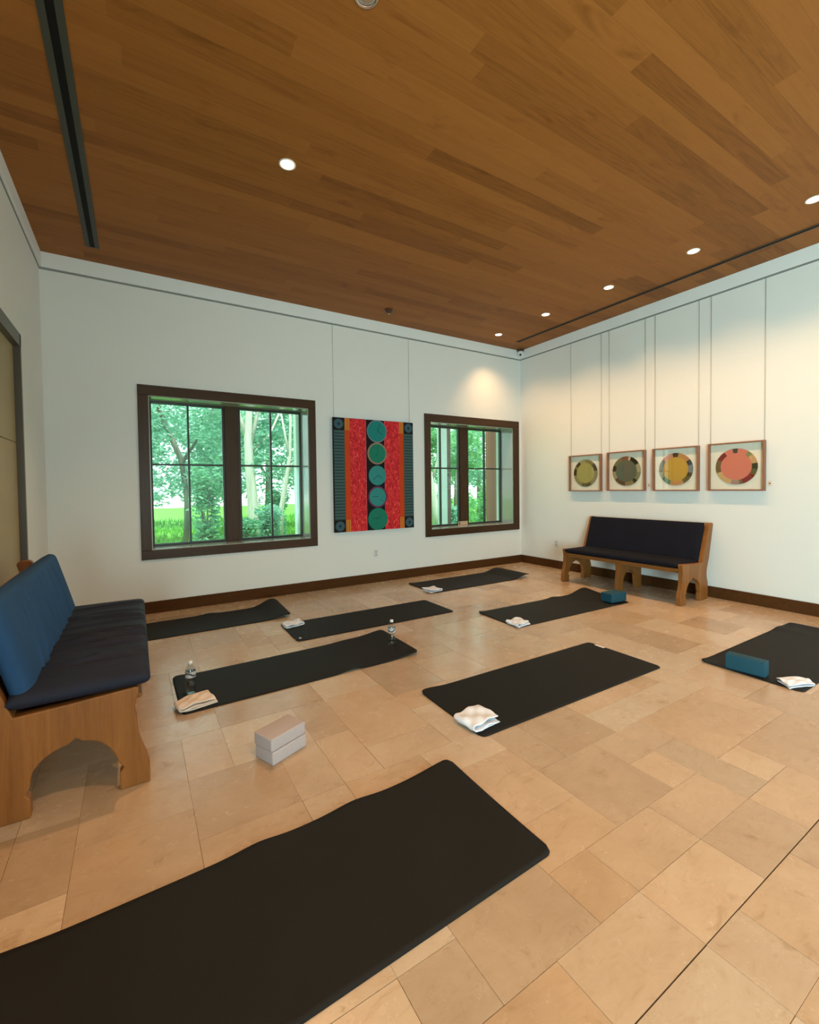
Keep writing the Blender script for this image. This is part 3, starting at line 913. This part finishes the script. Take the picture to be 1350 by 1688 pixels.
# s: 0 at the left end, 1 at the right end; q: 0 at the near edge, 1 at the far edge
MATDEF = [
    ('black yoga mat in the foreground at the bottom left', (0.42, 1.385, 0), 0.95, 1.727, 0.63,
     lambda s, q: 0.016 * g(s, 0.0, 0.09) * q + 0.014 * g(s, 0.70, 0.06) * q ** 3 + 0.012 * g(s, 0.47, 0.05) * q ** 4 + 0.022 * g(s, 1.0, 0.10) * q ** 2),
    ('black yoga mat in the middle with a folded white towel at its near left corner', (2.428, 2.088, 0), -0.6, 1.727, 0.62,
     lambda s, q: 0.012 * g(s, 0.03, 0.06) * q ** 3),
    ('black yoga mat with two water bottles and a cream towel', (1.062, 3.262, 0), 1.0, 1.727, 0.615,
     lambda s, q: 0.022 * sstep((s - 0.82) / 0.18) + 0.012 * sstep((s - 0.8) / 0.2) * q + 0.020 * g(s, 0.66, 0.05) * (1 - q) ** 6 + 0.010 * g(s, 0.80, 0.08) * q ** 3 + 0.012 * g(s, 0.02, 0.05) * q ** 3),
    ('black yoga mat below the painting with a white tag on its left corner', (2.055, 4.072, 0), -0.7, 1.727, 0.58,
     lambda s, q: 0.004 * g(s, 0.0, 0.03)),
    ('black yoga mat closest to the right window, its right end curled up', (4.07, 4.885, 0), 0.0, 1.72, 0.645,
     lambda s, q: 0.050 * sstep((s - 0.80) / 0.16) - 0.006 * sstep((s - 0.96) / 0.04) + 0.014 * g(s, 0.0, 0.04) * q),
    ('black yoga mat before the navy pew with a teal block on its end', (3.945, 3.272, 0), -1.8, 1.727, 0.60,
     lambda s, q: 0.055 * sstep((s - 0.80) / 0.18) * q ** 1.5 + 0.014 * g(s, 0.66, 0.05) * q ** 3 + 0.012 * g(s, 0.0, 0.04) * q ** 2 + 0.012 * g(s, 0.82, 0.05) * (1 - q) ** 5),
    ('black yoga mat cut by the right picture edge, teal block on it', (4.495, 1.368, 0), 0.0, 1.727, 0.61,
     lambda s, q: 0.012 * g(s, 0.0, 0.05) * q ** 2 + 0.012 * g(s, 0.82, 0.05) * q ** 3),
    ('black yoga mat under the left window, bare, its right end curled into a hump', (0.51, 4.868, 0), 0.0, 1.727, 0.59,
     lambda s, q: (0.075 * g(s, 0.965, 0.075) * (0.45 + 0.55 * q)) + 0.012 * g(s, 0.58, 0.05) * q ** 3),
]
mat_zf = []
M_TAGW = flat('white_tag', (0.75, 0.74, 0.70), 0.6)
for lb, loc, rot, L, W, zf in MATDEF:
    o = link('yoga_mat', mat_mesh(L, W, zf), M_MAT, None, smooth=False, loc=loc)
    for f in o.data.polygons:
        f.use_smooth = abs(f.normal.z) > 0.5
    o.rotation_euler.z = math.radians(rot)
    tag(o, lb, 'yoga mat')
    mat_zf.append((o, L, W, zf))
def mat_tag(o, lx, ly, rz, w, h, z):
    k = link('tag', boxes((-w / 2, w / 2, -h / 2, h / 2, 0, 0.0015)), M_TAGW, o, loc=(lx, ly, z))
    k.rotation_euler.z = rz
    k['label'] = 'small white sewn tag'
mat_tag(mat_zf[3][0], -0.835, -0.225, 0.5, 0.06, 0.030, 0.0068)
mat_tag(mat_zf[1][0], 0.848, 0.195, 0.0, 0.022, 0.085, 0.0063)

# ------------------------------------------------------------------ towels
def towel(loc, rz, label, mat, L=0.19, W=0.155, layers=3, t=0.007, loop=0.010, seed=0, skew=0.0, bulge=0.0, taper=0.0):
    """a cloth folded to and fro; the fold path lies in x-z and is swept along y"""
    rnd = random.Random(seed)
    path = []
    z = t / 2
    for k in range(layers):
        x0 = -L / 2 + rnd.uniform(0, 0.012); x1 = L / 2 - rnd.uniform(0, 0.012)
        n = 9
        seg = [(x0 + (x1 - x0) * i / n, z + 0.002 * math.sin(i * 1.3 + seed + k)) for i in range(n + 1)]
        if k % 2:
            seg.reverse()
        path += seg
        if k < layers - 1:
            e = x1 if k % 2 == 0 else x0
            sg = 1 if k % 2 == 0 else -1
            gp = t + 0.002 + (loop if k == layers - 2 else 0)
            for a in (30, 60, 90, 120, 150):
                A = math.radians(a)
                path.append((e + sg * gp * 0.75 * math.sin(A), z + gp / 2 - gp / 2 * math.cos(A)))
            z += gp
    m = 12
    bm = bmesh.new()
    rows = []
    for j in range(m + 1):
        v = j / m
        row = []
        for i, (x, zz) in enumerate(path):
            y = (v - 0.5) * (W * (1 - taper * (x / L + 0.5))) + 0.004 * math.sin(i * 0.7 + seed)
            lay = i / len(path)
            y += 0.006 * math.sin(lay * 9 + seed) + skew * x
            dz = (0.0045 * math.sin(7 * v + x * 38 + seed) + 0.003 * math.sin(13 * v - x * 60 + seed * 2) + bulge * math.sin(PI * v) * math.sin(PI * (x / L + 0.5))) * min(1.0, zz / 0.02)
            row.append(bm.verts.new((x + 0.004 * math.sin(5 * v + seed), y, max(zz + dz, t * 0.52))))
        rows.append(row)
    for j in range(m):
        for i in range(len(path) - 1):
            bm.faces.new((rows[j][i], rows[j][i + 1], rows[j + 1][i + 1], rows[j + 1][i]))
    o = link('folded_towel', bm, mat, None, smooth=True, loc=loc)
    o.rotation_euler.z = rz
    s = o.modifiers.new('thickness', 'SOLIDIFY'); s.thickness = t; s.offset = 0
    s = o.modifiers.new('smooth', 'SUBSURF'); s.levels = 1; s.render_levels = 1
    tag(o, label, 'towel', 'folded hand towels on the mats')
    return o
MZ = 0.0065
towel((1.640, 1.915, MZ), 0.05, 'folded white towel on the near left corner of the mat in the middle', M_TOWEL, 0.185, 0.165, 3, 0.008, 0.022, 1, 0.06)
towel((0.297, 3.035, MZ), 0.16, 'cream folded towel beside the left water bottle', M_TOWEL_CREAM, 0.205, 0.130, 3, 0.009, 0.010, 2, 0.12, 0.006, -0.25)
towel((1.292, 4.280, MZ), 0.02, 'white towel on the mat below the painting, near a white tag', M_TOWEL, 0.19, 0.15, 2, 0.009, 0.008, 3, 0.1)
towel((3.235, 4.665, MZ + 0.004), 0.05, 'small white towel on the mat closest to the right window', M_TOWEL, 0.18, 0.19, 2, 0.010, 0.012, 4, -0.1)
towel((3.158, 3.075, MZ), -0.02, 'white towel on the left end of the mat in front of the navy pew', M_TOWEL, 0.19, 0.17, 3, 0.007, 0.008, 5, 0.08)
towel((3.735, 1.135, MZ), -0.75, 'white crumpled towel beside the teal block at the right edge', M_TOWEL, 0.20, 0.13, 2, 0.007, 0.008, 6, 0.35, 0.004, 0.2)

# ------------------------------------------------------------------ yoga blocks
def block(loc, rz, mat, label, L=0.23, D=0.15, Hh=0.076, group=None):
    bm = boxes((-L / 2, L / 2, -D / 2, D / 2, 0, Hh))
    bmesh.ops.bevel(bm, geom=bm.edges[:], offset=0.007, segments=3, affect='EDGES', profile=0.6)
    o = link('yoga_block', bm, mat, None, smooth=True, loc=loc)
    o.rotation_euler.z = rz
    tag(o, label, 'yoga block', group)
    return o
def foam(name, c):
    t = NT(name)
    o = t.obj()
    sp = t.noise(o, 180, 2)
    return t.bsdf(t.mix(sp, tuple(x * 0.9 for x in c), tuple(x * 1.08 for x in c)), 0.75, 0.35, sp, 0.15, 0.001)
M_TEAL = foam('teal_foam', (0.005, 0.058, 0.092))
M_LILAC = foam('lilac_grey_foam', (0.43, 0.38, 0.385))
# the two stacked blocks: front corner at (0.541, 2.153)
ang = math.atan2(2.226 - 2.153, 0.715 - 0.541)
cx, cy = 0.541, 2.153
ux, uy = math.cos(ang), math.sin(ang)
L_, D_ = 0.215, 0.140
bx_, by_ = cx + ux * L_ / 2 - uy * D_ / 2, cy + uy * L_ / 2 + ux * D_ / 2
block((bx_, by_, 0), ang, M_LILAC, 'pale lilac grey foam block on the stone floor, lower of the stacked pair', L_, D_, 0.066)
block((bx_ - 0.004, by_ + 0.004, 0.0665), ang, M_LILAC, 'pale lilac grey foam block on top of the other pale block', L_, D_, 0.063)
block((4.660, 3.053, 0.021), -0.08, M_TEAL, 'teal foam block on the right end of the mat in front of the navy pew', 0.25, 0.145, 0.10)
block((3.690, 1.395, MZ + 0.0045), math.radians(-84), M_TEAL, 'teal foam block on the mat at the right edge of the picture', 0.235, 0.085, 0.105)

# ------------------------------------------------------------------ water bottles
def bottle(loc, rz, label):
    e = empty('water_bottle', loc, rz)
    tag(e, label, 'bottle', 'clear water bottles on the same mat')
    prof = [(0.004, 0.004), (0.020, 0.001), (0.029, 0.003), (0.032, 0.012), (0.032, 0.030), (0.0305, 0.034), (0.032, 0.040), (0.031, 0.070), (0.027, 0.085), (0.026, 0.092), (0.029, 0.100), (0.0315, 0.110),
            (0.032, 0.150), (0.030, 0.160), (0.024, 0.176), (0.016, 0.188), (0.0125, 0.193), (0.0125, 0.200)]
    bm = bmesh.new(); lathe(bm, prof, 28)
    link('bottle_body', bm, M_BOTTLE, e, smooth=True)
    t_ = MATS.get('bottle_label')
    bm = bmesh.new()
    n = 40
    lab = [(0.0326, 0.112), (0.0326, 0.150)]
    lathe(bm, lab, n, cap=False)
    # dark wave across part of the label
    for f in bm.faces:
        c = f.calc_center_median(); a = math.atan2(c.y, c.x)
        f.material_index = 0
    bmesh.ops.subdivide_edges(bm, edges=[ed for ed in bm.edges if abs(ed.verts[0].co.z - ed.verts[1].co.z) > 0.01], cuts=7)
    for f in bm.faces:
        c = f.calc_center_median(); a = math.atan2(c.y, c.x)
        zz = 0.131 + 0.010 * math.sin(2 * a + 0.6)
        f.material_index = 1 if abs(c.z - zz) < 0.006 else 0
    o = link('paper_band', bm, [flat('band_grey', (0.50, 0.49, 0.50), 0.4), flat('band_dark', (0.035, 0.035, 0.04), 0.4)], e, smooth=True)
    o['label'] = 'pale grey label band with a dark wave'
    bm = bmesh.new(); lathe(bm, [(0.0135, 0.1965), (0.0145, 0.1975), (0.0145, 0.2125), (0.013, 0.214), (0.002, 0.2142)], 24)
    o = link('cap', bm, flat('cap_white', (0.78, 0.78, 0.76), 0.4), e, smooth=True)
    o['label'] = 'white screw cap'
    return e
bottle((0.283, 3.222, MZ), 0.4, 'clear water bottle standing beside the cream towel')
bottle((1.822, 3.222, 0.0225), 2.0, 'clear water bottle standing alone on the curled right end of the mat')

# small card on the right window's sill
e = empty('sill_card', (4.70, YB + 0.235, 0.726))
tag(e, 'small beige card standing at the foot of the right window post', 'card')
link('card_face', boxes((-0.10, 0.10, -0.004, 0.0, -0.022, 0.040)), flat('beige_card', (0.55, 0.40, 0.27), 0.6), e)
link('card_mark', boxes((-0.088, -0.060, -0.0055, -0.004, -0.010, 0.026)), flat('card_dark', (0.16, 0.09, 0.05), 0.6), e)

# ------------------------------------------------------------------ outside
GZ = -0.30
t = NT('lawn')
p = t.pos()
n1 = t.noise(p, 0.5, 4); n2 = t.noise(p, 14, 4, 0.7)
M_LAWN = t.bsdf(t.mix(n1, (0.10, 0.30, 0.035), (0.16, 0.42, 0.06)), 0.9, 0.1, n2, 0.6, 0.05)
bm = bmesh.new()
N = 60
vs = [[bm.verts.new((-40 + 100 * i / N, YB + WT + 0.02 + 40 * (j / 40.0) ** 1.3, GZ - 0.02 + 0.03 * math.sin(i * 1.7 + j * 0.9))) for i in range(N + 1)] for j in range(41)]
for j in range(40):
    for i in range(N):
        bm.faces.new((vs[j][i], vs[j][i + 1], vs[j + 1][i + 1], vs[j + 1][i]))
o = struct(link('lawn_ground', bm, M_LAWN, smooth=True), 'green lawn outside the windows', 'ground')
M_PAVE = flat('pale_pavement', (0.72, 0.70, 0.64), 0.9, 0.1)
struct(link('driveway_ground', boxes((-90, 120, YB + WT + 39.9, 140, GZ - 0.3, GZ - 0.01)), M_PAVE), 'pale sunlit pavement beyond the lawn', 'ground')

# grass blades near the house, one uncountable mass
rg_ = random.Random(5)
bm = bmesh.new()
for k in range(9000):
    if rg_.random() < 0.6:
        y = rg_.uniform(8.5, 26); x = y * rg_.uniform(0.0, 0.40)
    else:
        y = rg_.uniform(8.5, 26); x = y * rg_.uniform(0.62, 1.02)
    a = rg_.uniform(0, PI); h = rg_.uniform(0.05, 0.14) * (0.7 + y / 20); w = 0.02 * (0.5 + y / 14)
    dx, dy = math.cos(a) * w, math.sin(a) * w
    bm.faces.new([bm.verts.new(c) for c in ((x - dx, y - dy, GZ), (x + dx, y + dy, GZ), (x + dx * 0.2 + rg_.uniform(-.05, .05), y + rg_.uniform(-.05, .05), GZ + h))])
t = NT('grass_blade')
M_GRASS = t.bsdf(t.mix(t.noise(t.pos(), 3, 3), (0.09, 0.30, 0.035), (0.18, 0.46, 0.07)), 0.8, 0.15)
o = link('lawn_grass', bm, M_GRASS)
o['kind'] = 'stuff'; o['label'] = 'rough green grass standing on the lawn'; o['category'] = 'grass'

def leaf_mat(name, lo, hi):
    t = NT(name)
    oi = t.n('NewGeometry')
    nz = t.noise(t.pos(), 2.2, 3)
    rn = t.math('ADD', t.math('MULTIPLY', oi.outputs['Random Per Island'], 0.75), t.math('MULTIPLY', nz, 0.25))
    c = t.mix(rn, lo, hi)
    b = t.n('BsdfPrincipled'); t.l(c, b.inputs['Base Color']); b.inputs['Roughness'].default_value = 0.45
    tr = t.n('BsdfTranslucent'); t.l(c, tr.inputs[0])
    mx = t.n('MixShader'); mx.inputs[0].default_value = 0.45
    t.l(b.outputs[0], mx.inputs[1]); t.l(tr.outputs[0], mx.inputs[2]); t.l(mx.outputs[0], t.out.inputs[0])
    return t.m
M_LEAF = [leaf_mat('leaf_blue_green', (0.085, 0.32, 0.21), (0.40, 0.68, 0.54)), leaf_mat('leaf_mid_green', (0.07, 0.32, 0.16), (0.33, 0.65, 0.42)), leaf_mat('leaf_fresh_green', (0.10, 0.36, 0.13), (0.36, 0.68, 0.36))]
M_BARK = [wood('pale_bark', (0.62, 0.60, 0.52), (0.36, 0.34, 0.28), 'Z', 0.5, 0.9), wood('grey_bark', (0.24, 0.22, 0.18), (0.12, 0.10, 0.08), 'Z', 0.5, 0.9)]

def leaves(bm, rnd, c, rad, n, size, shell=0.55):
    for _ in range(n):
        while True:
            d = Vector((rnd.uniform(-1, 1), rnd.uniform(-1, 1), rnd.uniform(-1, 1)))
            if shell < d.length <= 1:
                break
        p = Vector(c) + Vector((d.x * rad[0], d.y * rad[1], d.z * rad[2]))
        a = Vector((rnd.uniform(-1, 1), rnd.uniform(-1, 1), rnd.uniform(-0.6, 0.3))).normalized()
        b = a.cross(Vector((rnd.uniform(-1, 1), rnd.uniform(-1, 1), rnd.uniform(-1, 1)))).normalized()
        s = size * rnd.uniform(0.6, 1.4)
        q = [p - a * s, p - a * 0.2 * s + b * s * 0.38, p + a * s, p - a * 0.2 * s - b * s * 0.38]
        bm.faces.new([bm.verts.new(v) for v in q])

def tree(x, y, label, trunk, clumps, leaf, bark, seed, lsize, group='trees outside the windows'):
    rnd = random.Random(seed)
    e = empty('garden_tree', (x, y, GZ))
    tag(e, label, 'tree', group)
    bm = bmesh.new()
    for pts, r0, r1 in trunk:
        tube(bm, pts, r0, 9, r1)
    link('trunk', bm, bark, e, smooth=True)
    bm = bmesh.new()
    for (c, rad, n) in clumps:
        leaves(bm, rnd, c, rad, n, lsize)
    link('foliage', bm, leaf, e)
    return e
def clumps(rnd, x0, x1, y0, y1, z0, z1, k, r, n):
    return [((rnd.uniform(x0, x1), rnd.uniform(y0, y1), rnd.uniform(z0, z1)), (r * rnd.uniform(0.7, 1.3), r * rnd.uniform(0.7, 1.3), r * rnd.uniform(0.6, 1.0)), n) for _ in range(k)]
R_ = random.Random(21)
# behind the left window
tree(2.60, 12.0, 'tree with a thick pale trunk behind the right half of the left window',
     [([(0.05, 0, 0), (0.06, 0.02, 1.0), (-0.02, 0, 2.2), (-0.05, 0, 3.0), (0.02, 0.02, 4.0), (0.05, 0.05, 5.0)], 0.165, 0.06), ([(-0.05, 0, 2.95), (-0.25, 0.1, 3.6), (-0.55, 0.2, 4.6)], 0.075, 0.04), ([(-0.03, 0, 2.7), (0.22, 0.1, 3.6), (0.45, 0.1, 4.8)], 0.07, 0.04),
      ([(0.0, 0, 2.6), (0.5, 0.0, 3.1), (0.9, -0.1, 4.0)], 0.045, 0.02)],
     clumps(R_, -1.0, 1.6, 0.6, 2.2, 2.3, 4.6, 16, 0.6, 220), M_LEAF[0], M_BARK[0], 1, 0.085)
tree(3.42, 11.6, 'slim pale leaning tree just right of the thick trunk behind the left window',
     [([(-0.20, 0, 0), (-0.15, 0, 1.1), (0.0, 0, 1.9), (0.10, 0, 2.5), (0.14, 0, 3.4), (0.12, 0, 4.4)], 0.078, 0.03), ([(0.10, 0, 2.45), (0.0, 0, 3.0), (-0.15, 0, 3.9)], 0.04, 0.02), ([(0.0, 0, 1.9), (0.28, 0, 2.5), (0.45, 0, 3.4)], 0.04, 0.02)],
     clumps(R_, -0.6, 1.2, 0.3, 1.8, 2.3, 4.3, 12, 0.5, 240), M_LEAF[0], M_BARK[0], 2, 0.08)
tree(1.0, 15.0, 'wide leafy tree filling the left half of the left window',
     [([(0.3, 0, 0), (0.35, 0, 1.5), (0.2, 0, 2.6), (-0.4, 0, 4.2)], 0.11, 0.07), ([(0.2, 0, 2.4), (0.9, 0, 3.6), (1.3, 0, 4.6)], 0.06, 0.03)],
     clumps(R_, -2.0, 1.9, -0.8, 1.0, 1.55, 4.6, 40, 0.62, 210), M_LEAF[0], M_BARK[1], 3, 0.085)
tree(4.4, 17.5, 'leafy tree far behind the slim leaning trunk',
     [([(0, 0, 0), (0.05, 0, 2), (0.1, 0, 4.5)], 0.13, 0.07), ([(0.05, 0, 2), (-0.7, 0, 3.4), (-1.2, 0, 4.6)], 0.06, 0.03)],
     clumps(R_, -2.2, 2.6, -0.6, 1.2, 1.3, 5.2, 46, 0.66, 210), M_LEAF[1], M_BARK[1], 4, 0.09)
tree(-0.2, 22.0, 'distant tree behind the lawn at the left of the left window',
     [([(0, 0, 0), (0.1, 0, 2.5), (0, 0, 5)], 0.14, 0.08)], clumps(R_, -2.2, 5.0, -1, 1, 1.45, 5.4, 46, 0.8, 200), M_LEAF[0], M_BARK[1], 5, 0.11)
# behind the right window
tree(8.45, 12.0, 'tree with a pale curved trunk at the left edge of the right window',
     [([(0.12, 0, 0), (0.05, 0, 0.9), (-0.12, 0, 1.8), (-0.45, 0, 3.0)], 0.17, 0.10), ([(-0.1, 0, 1.7), (0.2, 0, 2.6), (0.3, 0, 3.8)], 0.07, 0.04)],
     clumps(R_, -0.9, 0.9, 0.2, 1.5, 1.9, 4.3, 14, 0.5, 240), M_LEAF[2], M_BARK[0], 6, 0.08)
tree(10.6, 13.6, 'bright green tree behind the porch post in the right window',
     [([(0, 0, 0), (0.05, 0, 1.6), (0.3, 0, 4)], 0.09, 0.05)], clumps(R_, -0.9, 1.1, -0.5, 1.0, 0.6, 4.4, 22, 0.5, 230), M_LEAF[2], M_BARK[1], 7, 0.08)
tree(13.0, 14.5, 'leafy tree filling the right half of the right window',
     [([(0.6, 0, 0), (0.6, 0, 1.6), (0.2, 0, 4)], 0.10, 0.06)], clumps(R_, -1.8, 2.0, -0.8, 0.8, 1.5, 4.6, 40, 0.55, 220), M_LEAF[0], M_BARK[1], 8, 0.08)
tree(16.5, 19.0, 'distant tree behind the right half of the right window',
     [([(0, 0, 0), (0, 0, 5)], 0.13, 0.07)], clumps(R_, -2.4, 2.4, -0.8, 0.8, 2.1, 5.2, 26, 0.7, 200), M_LEAF[1], M_BARK[1], 9, 0.10)

def shrub(x, y, z, h, w, label, leaf, seed, n=5, lsize=0.06):
    rnd = random.Random(seed)
    e = empty('garden_shrub', (x, y, GZ))
    tag(e, label, 'shrub', 'shrubs on the lawn')
    bm = bmesh.new(); bl = bmesh.new()
    for k in range(n):
        a = rnd.uniform(0, 2 * PI); tx, ty = math.cos(a) * w * 0.6 * rnd.random(), math.sin(a) * w * 0.6 * rnd.random()
        tube(bm, [(0, 0, 0), (tx * 0.5, ty * 0.5, h * 0.5), (tx, ty, h * 0.95)], 0.02, 6, 0.006)
        for m in range(4):
            q = rnd.uniform(0.15, 1.0)
            leaves(bl, rnd, (tx * q + rnd.uniform(-.15, .15), ty * q, h * q), (w * 0.4, w * 0.4, h * 0.16), 90, lsize, 0.1)
    link('stem', bm, M_BARK[1], e, smooth=True)
    link('foliage', bl, leaf, e)
shrub(1.38, 11.0, 0, 2.0, 0.42, 'tall bushy shrub beside the post of the left window', M_LEAF[1], 31, 7)
shrub(2.05, 10.4, 0, 0.9, 0.45, 'low shrub at the left of the thick pale trunk', M_LEAF[1], 32, 6)
shrub(2.75, 10.8, 0, 1.15, 0.45, 'leafy shrub at the foot of the thick pale trunk', M_LEAF[0], 33, 7)
shrub(3.55, 13.0, 0, 1.5, 0.5, 'shrub behind the slim leaning trunk', M_LEAF[1], 34, 7)
shrub(8.6, 11.0, 0, 1.0, 0.35, 'shrub at the foot of the pale curved trunk', M_LEAF[0], 35, 5)
shrub(10.7, 12.0, 0, 0.75, 0.25, 'small fern like shrub right of the right window post', M_LEAF[2], 36, 5, 0.05)
shrub(10.0, 11.3, 0, 1.7, 0.35, 'tall shrub right of the brown porch post', M_LEAF[2], 37, 6)

bm = bmesh.new()
bmesh.ops.create_icosphere(bm, subdivisions=3, radius=0.16)
rr = random.Random(9)
for v in bm.verts:
    v.co *= 1 + 0.22 * math.sin(v.co.x * 31 + v.co.y * 17) * math.cos(v.co.z * 23); v.co.z *= 0.9
o = link('garden_rock', bm, flat('pale_rock', (0.75, 0.75, 0.72), 0.8, 0.2, 0.2, 14), None, True, (2.32, 9.6, GZ + 0.10))
tag(o, 'white rock on the grass at the foot of the thick pale trunk', 'rock')

# porch posts and brick pier that show in the windows
M_POSTW = flat('pale_post_paint', (0.66, 0.74, 0.70), 0.6, 0.3)
M_POSTB = wood('brown_post', (0.16, 0.105, 0.085), (0.11, 0.07, 0.055), 'Z', 1, 0.6)
t = NT('red_brick')
br = t.n('TexBrick')
t.l(t.mapping(t.obj(), (1, 1, 1)), br.inputs['Vector'])
br.inputs['Color1'].default_value = (0.40, 0.155, 0.11, 1); br.inputs['Color2'].default_value = (0.34, 0.125, 0.09, 1); br.inputs['Mortar'].default_value = (0.42, 0.30, 0.25, 1)
br.inputs['Scale'].default_value = 4.0
M_BRICK = t.bsdf(br.outputs[0], 0.85, 0.2)
def post(name, x0, x1, y0, y1, z1, mat, label, cat):
    w, d_ = (x1 - x0) / 2, (y1 - y0) / 2
    o = link(name, boxes((-w, w, -d_, d_, 0, z1)), mat, None, loc=((x0 + x1) / 2, (y0 + y1) / 2, GZ), bevel=0.01)
    bpy.context.view_layer.update()
    return tag(o, label, cat)
e = empty('porch_post', (5.93, 8.05, GZ))
tag(e, 'pale square porch post with a base and cap seen through the right window', 'post')
link('shaft', boxes((-0.09, 0.065, -0.08, 0.08, 0.12, 3.9)), M_POSTW, e)
link('base_block', boxes((-0.11, 0.065, -0.10, 0.10, 0, 0.12)), M_POSTW, e)
e = empty('porch_post', (6.085, 8.15, GZ))
tag(e, 'brown timber porch post right beside the pale one', 'post')
link('shaft', boxes((-0.085, 0.085, -0.085, 0.085, 0.10, 3.9)), M_POSTB, e)
link('base_block', boxes((-0.085, 0.10, -0.095, 0.10, 0, 0.10)), M_POSTB, e)
e = empty('porch_post', (2.62, 8.05, GZ))
tag(e, 'pale square porch post at the right edge of the left window', 'post')
link('shaft', boxes((-0.075, 0.10, -0.08, 0.08, 0.12, 3.9)), M_POSTW, e)
link('base_block', boxes((-0.10, 0.12, -0.10, 0.10, 0, 0.12)), M_POSTW, e)
e = empty('brick_pier', (7.95, 8.1, GZ))
tag(e, 'reddish brick pier at the right side of the right window', 'pier')
link('brickwork', boxes((-0.46, 0.5, -0.25, 0.25, 0, 3.85)), M_BRICK, e)
link('cap_stone', boxes((-0.48, 0.52, -0.27, 0.27, 3.85, 3.95)), M_POSTW, e)
